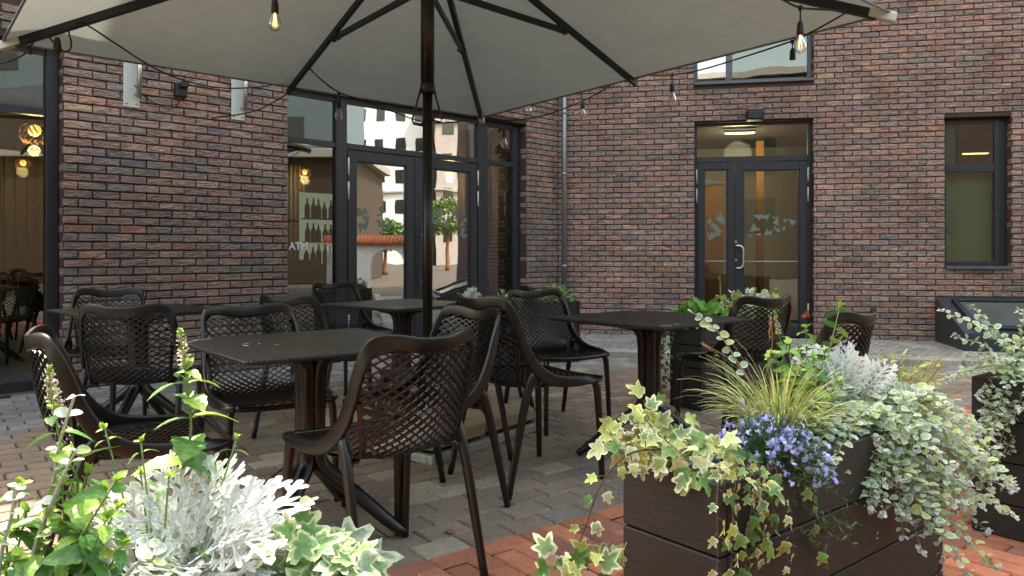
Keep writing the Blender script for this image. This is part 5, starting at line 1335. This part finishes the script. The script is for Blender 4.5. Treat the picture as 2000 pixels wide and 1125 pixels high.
# ---- silver round leaved trailing plant (front planter)
def trailing(o, st, lf, base_f, tips, n_leaf, size, cols, sag=.1, sr=.0016, pal=(.32, .30, .16)):
    for tip in tips:
        tip = Vector(tip); b = Vector(base_f()); m = (b + tip) / 2 + Vector((0, 0, sag * U(.5, 1.3))) + rv(.02)
        P = spline([b, m, tip], 9); st.tube(P, [sr * (1 - .5 * i / len(P)) for i in range(len(P))], 5, True, pal); az = U(0, 6)
        Ln = sum((Vector(P[i + 1]) - Vector(P[i])).length for i in range(len(P) - 1)); nn = max(4, int(n_leaf * Ln / .3))
        for k in range(nn):
            f = .08 + .92 * (k + U(0, .4)) / nn; f = min(f, 1); p, T = along(P, f); az += 1.57 + U(-.3, .3)
            a_ = Vector((math.cos(az), math.sin(az), 0)); a_ = (a_ - T * a_.dot(T)); a_.normalize()
            for sg in (1, -1):
                d = (a_ * sg + T * .35 + rv(.25)).normalized(); s_ = size * U(.7, 1.2) * (1 - .45 * f ** 3); a, b2 = cols()
                lf.inst(ROUND, p + d * .004, d, Vector((0, -.35, 1)) + rv(.45), s_, a, b2, bend=U(0, .3))
        for k in range(5): a, b2 = cols(); lf.inst(ROUND, tip, rv(1), Vector((0, -.3, 1)) + rv(.4), size * .5, *SILW())
o = thing('silver_trailing_plant', 'silvery round leaved trailing plant spilling over the far end of the front planter', 'trailing plant')
st, lf = MB(), MB(); tips = []
for k in range(34): tips.append(at(U(1680, 1880), U(770, 905), U(2.0, 2.5)))
for k in range(26): tips.append(at(U(1700, 1900), U(860, 1010), U(1.95, 2.35)))
for k in range(10): tips.append(at(U(1880, 1995), U(930, 1010), U(2.0, 2.5)))
for k in range(6): tips.append(at(U(1560, 1660), U(860, 940), U(1.85, 1.95)))
tips += [at(1625, 900, 1.86), at(1590, 945, 1.82), at(1580, 925, 1.8), at(1800, 1080, 1.98), at(1845, 1095, 2.02), at(1815, 1040, 2.0), at(1870, 1075, 2.0), at(1725, 1005, 1.93), at(1950, 1110, 2.0), at(1900, 1128, 1.9), at(1860, 985, 2.0)]
for k in range(16): tips.append(at(U(1840, 1960), U(830, 960), U(2.15, 2.6)))
for k in range(10): tips.append(at(U(1700, 1800), U(960, 1060), U(1.93, 2.05)))
tips += [at(1985, 1010, 2.2), at(1975, 960, 2.3), at(1930, 1040, 2.15), at(1895, 1060, 2.1)]
trailing(o, st, lf, lambda: PW(A1, U(.55, 1.08), U(.04, .22), .57), tips, 15, .030, SIL, .08)
o2tips = [at(1355, 612, 1.95), at(1372, 640, 1.95)]
P = [PW(A1, .40, .12, .58), at(1470, 760, 1.98), at(1430, 690, 1.97), at(1395, 640, 1.96), at(1352, 610, 1.95)]
Pn = spline(P, 8); st.tube(Pn, [.0026 * (1 - .5 * i / len(Pn)) for i in range(len(Pn))], 5, True, (.34, .33, .18))
for k in range(15):
    f = .35 + .65 * k / 14; p, T = along(Pn, f)
    a, b = SIL(); lf.inst(ROUND, p, Vector((1 if k % 2 else -1, U(-.5, .5), U(-.3, .6))), Vector((0, -1, .7)) + rv(.6), U(.014, .028), a, b)
finish(o, st, lf, lmat='felt')
# ---- straw coloured sprigs at the far end
o = thing('wispy_sprigs', 'wispy pale green and straw coloured sprigs at the far end of the front planter', 'sprigs')
st, lf = MB(), MB()
for k in range(75):
    b = PW(A1, U(.85, 1.08), U(.06, .24), .57); q = at(U(1700, 1850), U(690, 830), U(2.2, 2.45)); P = spline([b, (b + q) / 2 + rv(.02), q], 5); st.tube(P, .0010, 4, True, jit((.34, .26, .12)))
    for j in range(22):
        p, T = along(P, U(.25, 1)); lf.inst(NAR, p, T * .6 + rv(.9), rv(1), U(.018, .034), *jit2((.44, .50, .18) if random.random() < .85 else (.36, .20, .09)))
finish(o, st, lf)
ms = MB(); ms.inst(MINT, at(1668, 722, 2.25), (1, -.2, .35), (0, -.9, .5), .075, (.42, .20, .07), (.50, .28, .12), bend=.5)
tag(ms.build('dry_leaf', M['leaf']), 'curled brown dry leaf beside the dusty miller of the front planter', 'leaf')
# ---- right edge planter
o = thing('silver_trailing_plant', 'silvery round leaved plant with upright shoots filling the planter at the right edge', 'trailing plant')
st, lf = MB(), MB(); tips = []
for k in range(26): tips.append(at(U(1905, 2060), U(700, 860), U(2.75, 3.25)))
for k in range(16): tips.append(at(U(1880, 2010), U(830, 900), U(2.75, 3.0)))
tips += [at(1838, 606, 2.9), at(1897, 598, 3.0), at(1905, 618, 3.0), at(1862, 655, 2.9), at(1885, 690, 2.9), at(1995, 628, 3.0), at(1990, 605, 3.0), at(1945, 650, 3.0), at(1860, 880, 2.75), at(1800, 760, 2.8), at(1850, 730, 2.85), at(1880, 720, 2.9), at(2030, 640, 3.0)]
trailing(o, st, lf, lambda: PW(A2_, U(.05, .5), U(.04, .24), .58), tips, 11, .030, SIL, .05, sr=.0022)
finish(o, st, lf, lmat='felt')
o = thing('trailing_ivy', 'small green ivy between the two right hand planters', 'ivy'); st, lf = MB(), MB()
for (p0, p1) in ((at(1840, 860, 2.45), at(1945, 885, 2.4)), (at(1840, 860, 2.45), at(1930, 905, 2.4)), (PW(A1, 1.10, .10, .58), at(1912, 865, 2.42)), (PW(A1, 1.10, .10, .58), at(1890, 900, 2.40))): vine(st, lf, [PW(A1, 1.08, .12, .57), p0, p1], 14, .030, IVY, lambda: (jit((.24, .38, .05)), jit((.45, .52, .12))))
finish(o, st, lf)
# ---- plants in the planter beyond the right hand table
def bush(name, label, cat, A, rz, spots, tplf, size, colf, lmat='leaf'):
    o = thing(name, label, cat); st, lf = MB(), MB()
    for (t, w_, r, h_, n) in spots:
        b = PW(A, t, w_, .57, rz)
        for k in range(n):
            th = U(0, 6.283); ph = math.acos(U(0, 1)); rr = U(.4, 1); p = b + Vector((math.cos(th) * math.sin(ph) * r, math.sin(th) * math.sin(ph) * r, math.cos(ph) * h_)) * rr; p.z += .02
            a, c_ = colf(); lf.inst(tplf(), p, (p - b) + rv(.12), rv(.5) + Vector((0, -.6, 1)), size * U(.7, 1.2), a, c_)
            if k % 5 == 0: st.tube([b, (b + p) / 2 + rv(.01), p], .0015, 4, False, (.15, .18, .07))
    finish(o, st, lf, lmat=lmat); return o
bush('leafy_herb', 'bright green leafy herb with thin flower stalks behind the right hand table', 'herb', A3, RZ, ((.10, .13, .16, .12, 110), (.28, .13, .12, .10, 60)), lambda: MINT, .085, lambda: jit2((.13, .30, .04)))
o = thing('flower_stalks', 'thin yellow tipped flower stalks rising from the herb behind the right hand table', 'flowers'); st, lf = MB(), MB()
for (x, y) in ((1402, 580), (1412, 580), (1436, 573), (1440, 590), (1455, 582), (1425, 600), (1512, 600), (1515, 565), (1530, 585), (1500, 590)):
    b = PW(A3, U(.1, .5), .13, .58); q = at(x, y, 5.5); st.tube(spline([b, (b + q) / 2 + rv(.02), q], 4), .0022, 4, True, (.25, .32, .12))
    hd = MB()
    for k in range(10): hd.inst(ROUND2, q + rv(.015), rv(1), rv(1), .022, *jit2((.45, .42, .10) if x < 1460 else (.25, .36, .10)))
    hd.build('flower_head', M['leaf'], o)
finish(o, st, None)
bush('variegated_bush', 'small mixed bush with cream, green and one red bloom near the door', 'bush', A3, RZ, ((.62, .14, .14, .17, 150), (.85, .14, .15, .20, 170), (1.02, .13, .13, .15, 110)), lambda: random.choice([IVY, NAR, ROUND]), .06, lambda: random.choice([jit2((.30, .36, .10)), jit2((.46, .48, .30)), jit2((.12, .24, .05)), jit2((.50, .54, .46))]))
rb = MB()
for k in range(6): rb.inst(ROUND2, at(1572, 615, 5.85) + rv(.02), rv(1), CAMV + rv(.6), .03, *jit2((.45, .08, .03)))
tag(rb.build('red_bloom', M['leaf']), 'small dull red bloom in the bush near the door', 'flower')
o = thing('trailing_ivy', 'dark green ivy hanging down the side of the planter beyond the right hand table', 'ivy'); st, lf = MB(), MB()
for k in range(6):
    p0 = PW(A3, .02, U(.12, .34), .60); x = U(-.10, .0); vine(st, lf, [p0, p0 + Vector((-.05 + x, -.03, -.05)), p0 + Vector((-.07 + x, -.04, -.25)), p0 + Vector((-.06 + x, -.04, -U(.35, .55)))], 20, .034, IVY, lambda: (jit((.07, .15, .03)), jit((.16, .26, .07))))
finish(o, st, lf)
# ---- plants in the far corner planter
bush('silver_bush', 'small silver leaved plant in the far corner planter, just right of the pole chairs', 'bush', A4, R(12), ((.05, .14, .09, .10, 40),), lambda: MILL[0], .08, lambda: SILW(), 'felt')
bush('leafy_bush', 'low mixed green and silver plants in the far corner planter by the downpipe', 'bush', A4, R(12), ((.45, .14, .14, .10, 90), (.70, .14, .12, .09, 80), (.92, .14, .14, .15, 130), (1.05, .10, .10, .05, 40)), lambda: random.choice([IVY, NAR, MINT]), .055, lambda: random.choice([jit2((.10, .24, .05)), jit2((.20, .30, .08)), jit2((.42, .46, .34))]))
# ---- near left planter
YN = 1.05
o = thing('flowering_mint', 'tall mint stem with pink white flower spike in front of the nearest table', 'mint'); st, lf, fl = MB(), MB(), MB()
b = Vector((-.46, .99, .56))
mint_stem(st, lf, fl, [b, at(348, 960, YN), at(372, 850, YN), at(368, 770, YN), at(362, 722, YN)], 6, .074, .058, first=.34, sr=.0026, last=.97)
for q in (at(462, 858, 1.06), at(275, 862, 1.0), at(205, 838, 1.02), at(330, 930, .98), at(275, 925, 1.0)): mint_stem(st, lf, fl, [b + rv(.03), (b + q) / 2 + rv(.015), q], 3, .040)
finish(o, st, lf); fl.build('flower_spike', M['felt'], o)
o = thing('flowering_mint', 'mint with pink white flower spike at the far left, over the side view chair', 'mint'); st, lf, fl = MB(), MB(), MB()
b = Vector((-.62, .97, .56))
mint_stem(st, lf, fl, [b, at(150, 980, 1.0), at(120, 880, 1.0), at(108, 802, 1.0)], 6, .062, .060, first=.2)
for q in (at(40, 950, .98), at(52, 1000, .98), at(170, 925, 1.0), at(200, 960, .97), at(120, 950, .98), at(10, 1040, .95), at(90, 1010, .95), at(160, 1040, .95), at(230, 990, .95), at(30, 1090, .93), at(120, 1090, .93), at(240, 1060, .93), at(120, 915, 1.02), at(210, 1010, .92), at(225, 940, .93)):
    mint_stem(st, lf, fl, [b + rv(.04), (b + q) / 2 + rv(.02), q], 5, .062)
finish(o, st, lf); fl.build('flower_spike', M['felt'], o)
o = thing('grey_leaved_shoots', 'upright pale grey shoots with rounded felted leaves at the bottom left edge', 'plant'); st, lf = MB(), MB()
for (pts, s_) in (([Vector((-.62, .95, .56)), at(100, 960, .98), at(118, 860, .98), at(145, 775, .98)], .026), ([Vector((-.60, .93, .56)), at(60, 1100, .95), at(115, 950, .95), at(148, 880, .95)], .024), ([Vector((-.63, .92, .56)), at(0, 1100, .93), at(22, 1010, .93), at(30, 950, .93)], .024), ([Vector((-.55, .92, .56)), at(250, 1120, .92), at(300, 1090, .92), at(290, 1060, .92)], .030)):
    P = spline(pts, 7); st.tube(P, [.0030 * (1 - .4 * i / len(P)) for i in range(len(P))], 6, True, (.48, .47, .34))
    for k in range(6):
        p, T = along(P, .3 + .7 * k / 5)
        for sg in ((1, -1) if k > 3 else (1 if k % 2 else -1,)): lf.inst(ROUND, p, Vector((sg, U(-.6, .3), U(-.1, .8))), Vector((-sg * .2, -.5, 1)) + rv(.6), s_ * U(.6, 1.0) * (1 - .3 * k / 5), *(SIL() if k % 2 else SILW()), bend=.25)
finish(o, st, lf, lmat='felt')
c = Vector((-.43, 1.03, .66)); L_ = []
spec = [(540, 915, 1.06, .15), (520, 960, 1.04, .13), (515, 990, 1.02, .13), (430, 890, 1.06, .11), (390, 905, 1.02, .12), (350, 890, 1.05, .12), (300, 900, 1.03, .12), (235, 935, 1.02, .14), (480, 900, 1.1, .13), (470, 945, 1.0, .12), (440, 990, .98, .12), (500, 1040, .98, .12),
        (330, 1000, .97, .12), (150, 1060, .95, .13), (210, 1010, .98, .12), (170, 1110, .93, .12), (400, 1100, .93, .13), (330, 1110, .92, .12), (450, 1080, .95, .12), (260, 1110, .92, .12), (270, 950, 1.0, .12), (420, 930, 1.06, .12), (370, 950, 1.0, .12), (350, 1050, .94, .12), (480, 1110, .95, .11), (560, 1020, 1.05, .10)]
for (x, y, Y, s_) in spec: L_.append((at(x - 12, y + 26, Y), s_ * .95, (U(-.4, .4), -.7 + U(-.3, .3), 1)))
for k in range(3): L_.append((at(U(230, 540), U(1000, 1130), U(.95, 1.04)), U(.09, .12), (U(-.4, .4), -1.2, U(.5, 1.1))))
miller('large white lacy dusty miller in full sun at the bottom left', c, L_)
o = thing('variegated_ivy', 'pale edged ivy at the bottom left, right of the sunlit dusty miller', 'ivy'); st, lf = MB(), MB()
for k in range(150):
    p = at(U(490, 700), U(1040, 1150), U(1.0, 1.10)); 
    if p.z > at(0, 1010 + max(0, (p.x * F / p.y + 1000 - 560)) * .45, p.y).z: p.z -= .03
    a, b = (jit((.16, .30, .10)), jit((.62, .68, .38))) if random.random() < .7 else (jit((.28, .36, .24)), jit((.50, .58, .40)))
    lf.inst(IVY, p, Vector((U(-.6, 1), U(-1, .2), U(-.5, .5))), Vector((U(-.3, .3), -.8, 1)) + rv(.5), U(.035, .062), a, b)
    if k % 3 == 0: st.tube([Vector((-.22, 1.0, .56)), (Vector((-.22, 1.0, .56)) + p) / 2 + Vector((0, 0, .02)), p], .0014, 4, False, (.2, .25, .1))
finish(o, st, lf)

# ------------------------------------------------------------------ litter: grit on the paving and a few dry leaves
mb = MB()
for k in range(1500):
    x, y = U(-4, 4.5), U(2.0, 8.5)
    if abs(x) > .75 * y + .5 or (np.array([x, y]) - WL0) @ WLn < .1 or (np.array([x, y]) - WL0) @ WRn < .1: continue
    r_ = U(.0012, .0042); a = U(0, 6.28); mb.box((x, y, r_ * .45 + .0015), (r_ * 2, r_ * 1.3, r_ * .9), rz=a, col=(1, 1, 1))
M['grit'] = plain('sandy_grit', (0.34, 0.27, 0.17), 0.9)
tag(mb.build('grit', M['grit'], smooth=False), kind='stuff')
for k in range(34):
    if k < 20: t = U(.3, 6.5); q = WL0 + WRd * t + WRn * U(.05, .5)
    else: q = np.array([U(-3, 3), U(2.6, 6.5)])
    lm_ = MB(); a = U(0, 6.28); lm_.inst(MINT, (0, 0, .002), (math.cos(a), math.sin(a), .05), (U(-.3, .3), U(-.3, .3), 1), U(.03, .05), *jit2((.26, .15, .06)))
    o = lm_.build('dry_leaf', M['leaf']); zz = min(v.co.z for v in o.data.vertices); o.location = (q[0], q[1], .016 - zz if k < 20 else .003 - zz)
    tag(o, 'small dry brown leaf lying on the setts along the right wall' if k < 20 else 'small dry brown leaf lying on the paving', 'leaf', 'dry leaves along the wall' if k < 20 else 'dry leaves on the paving')
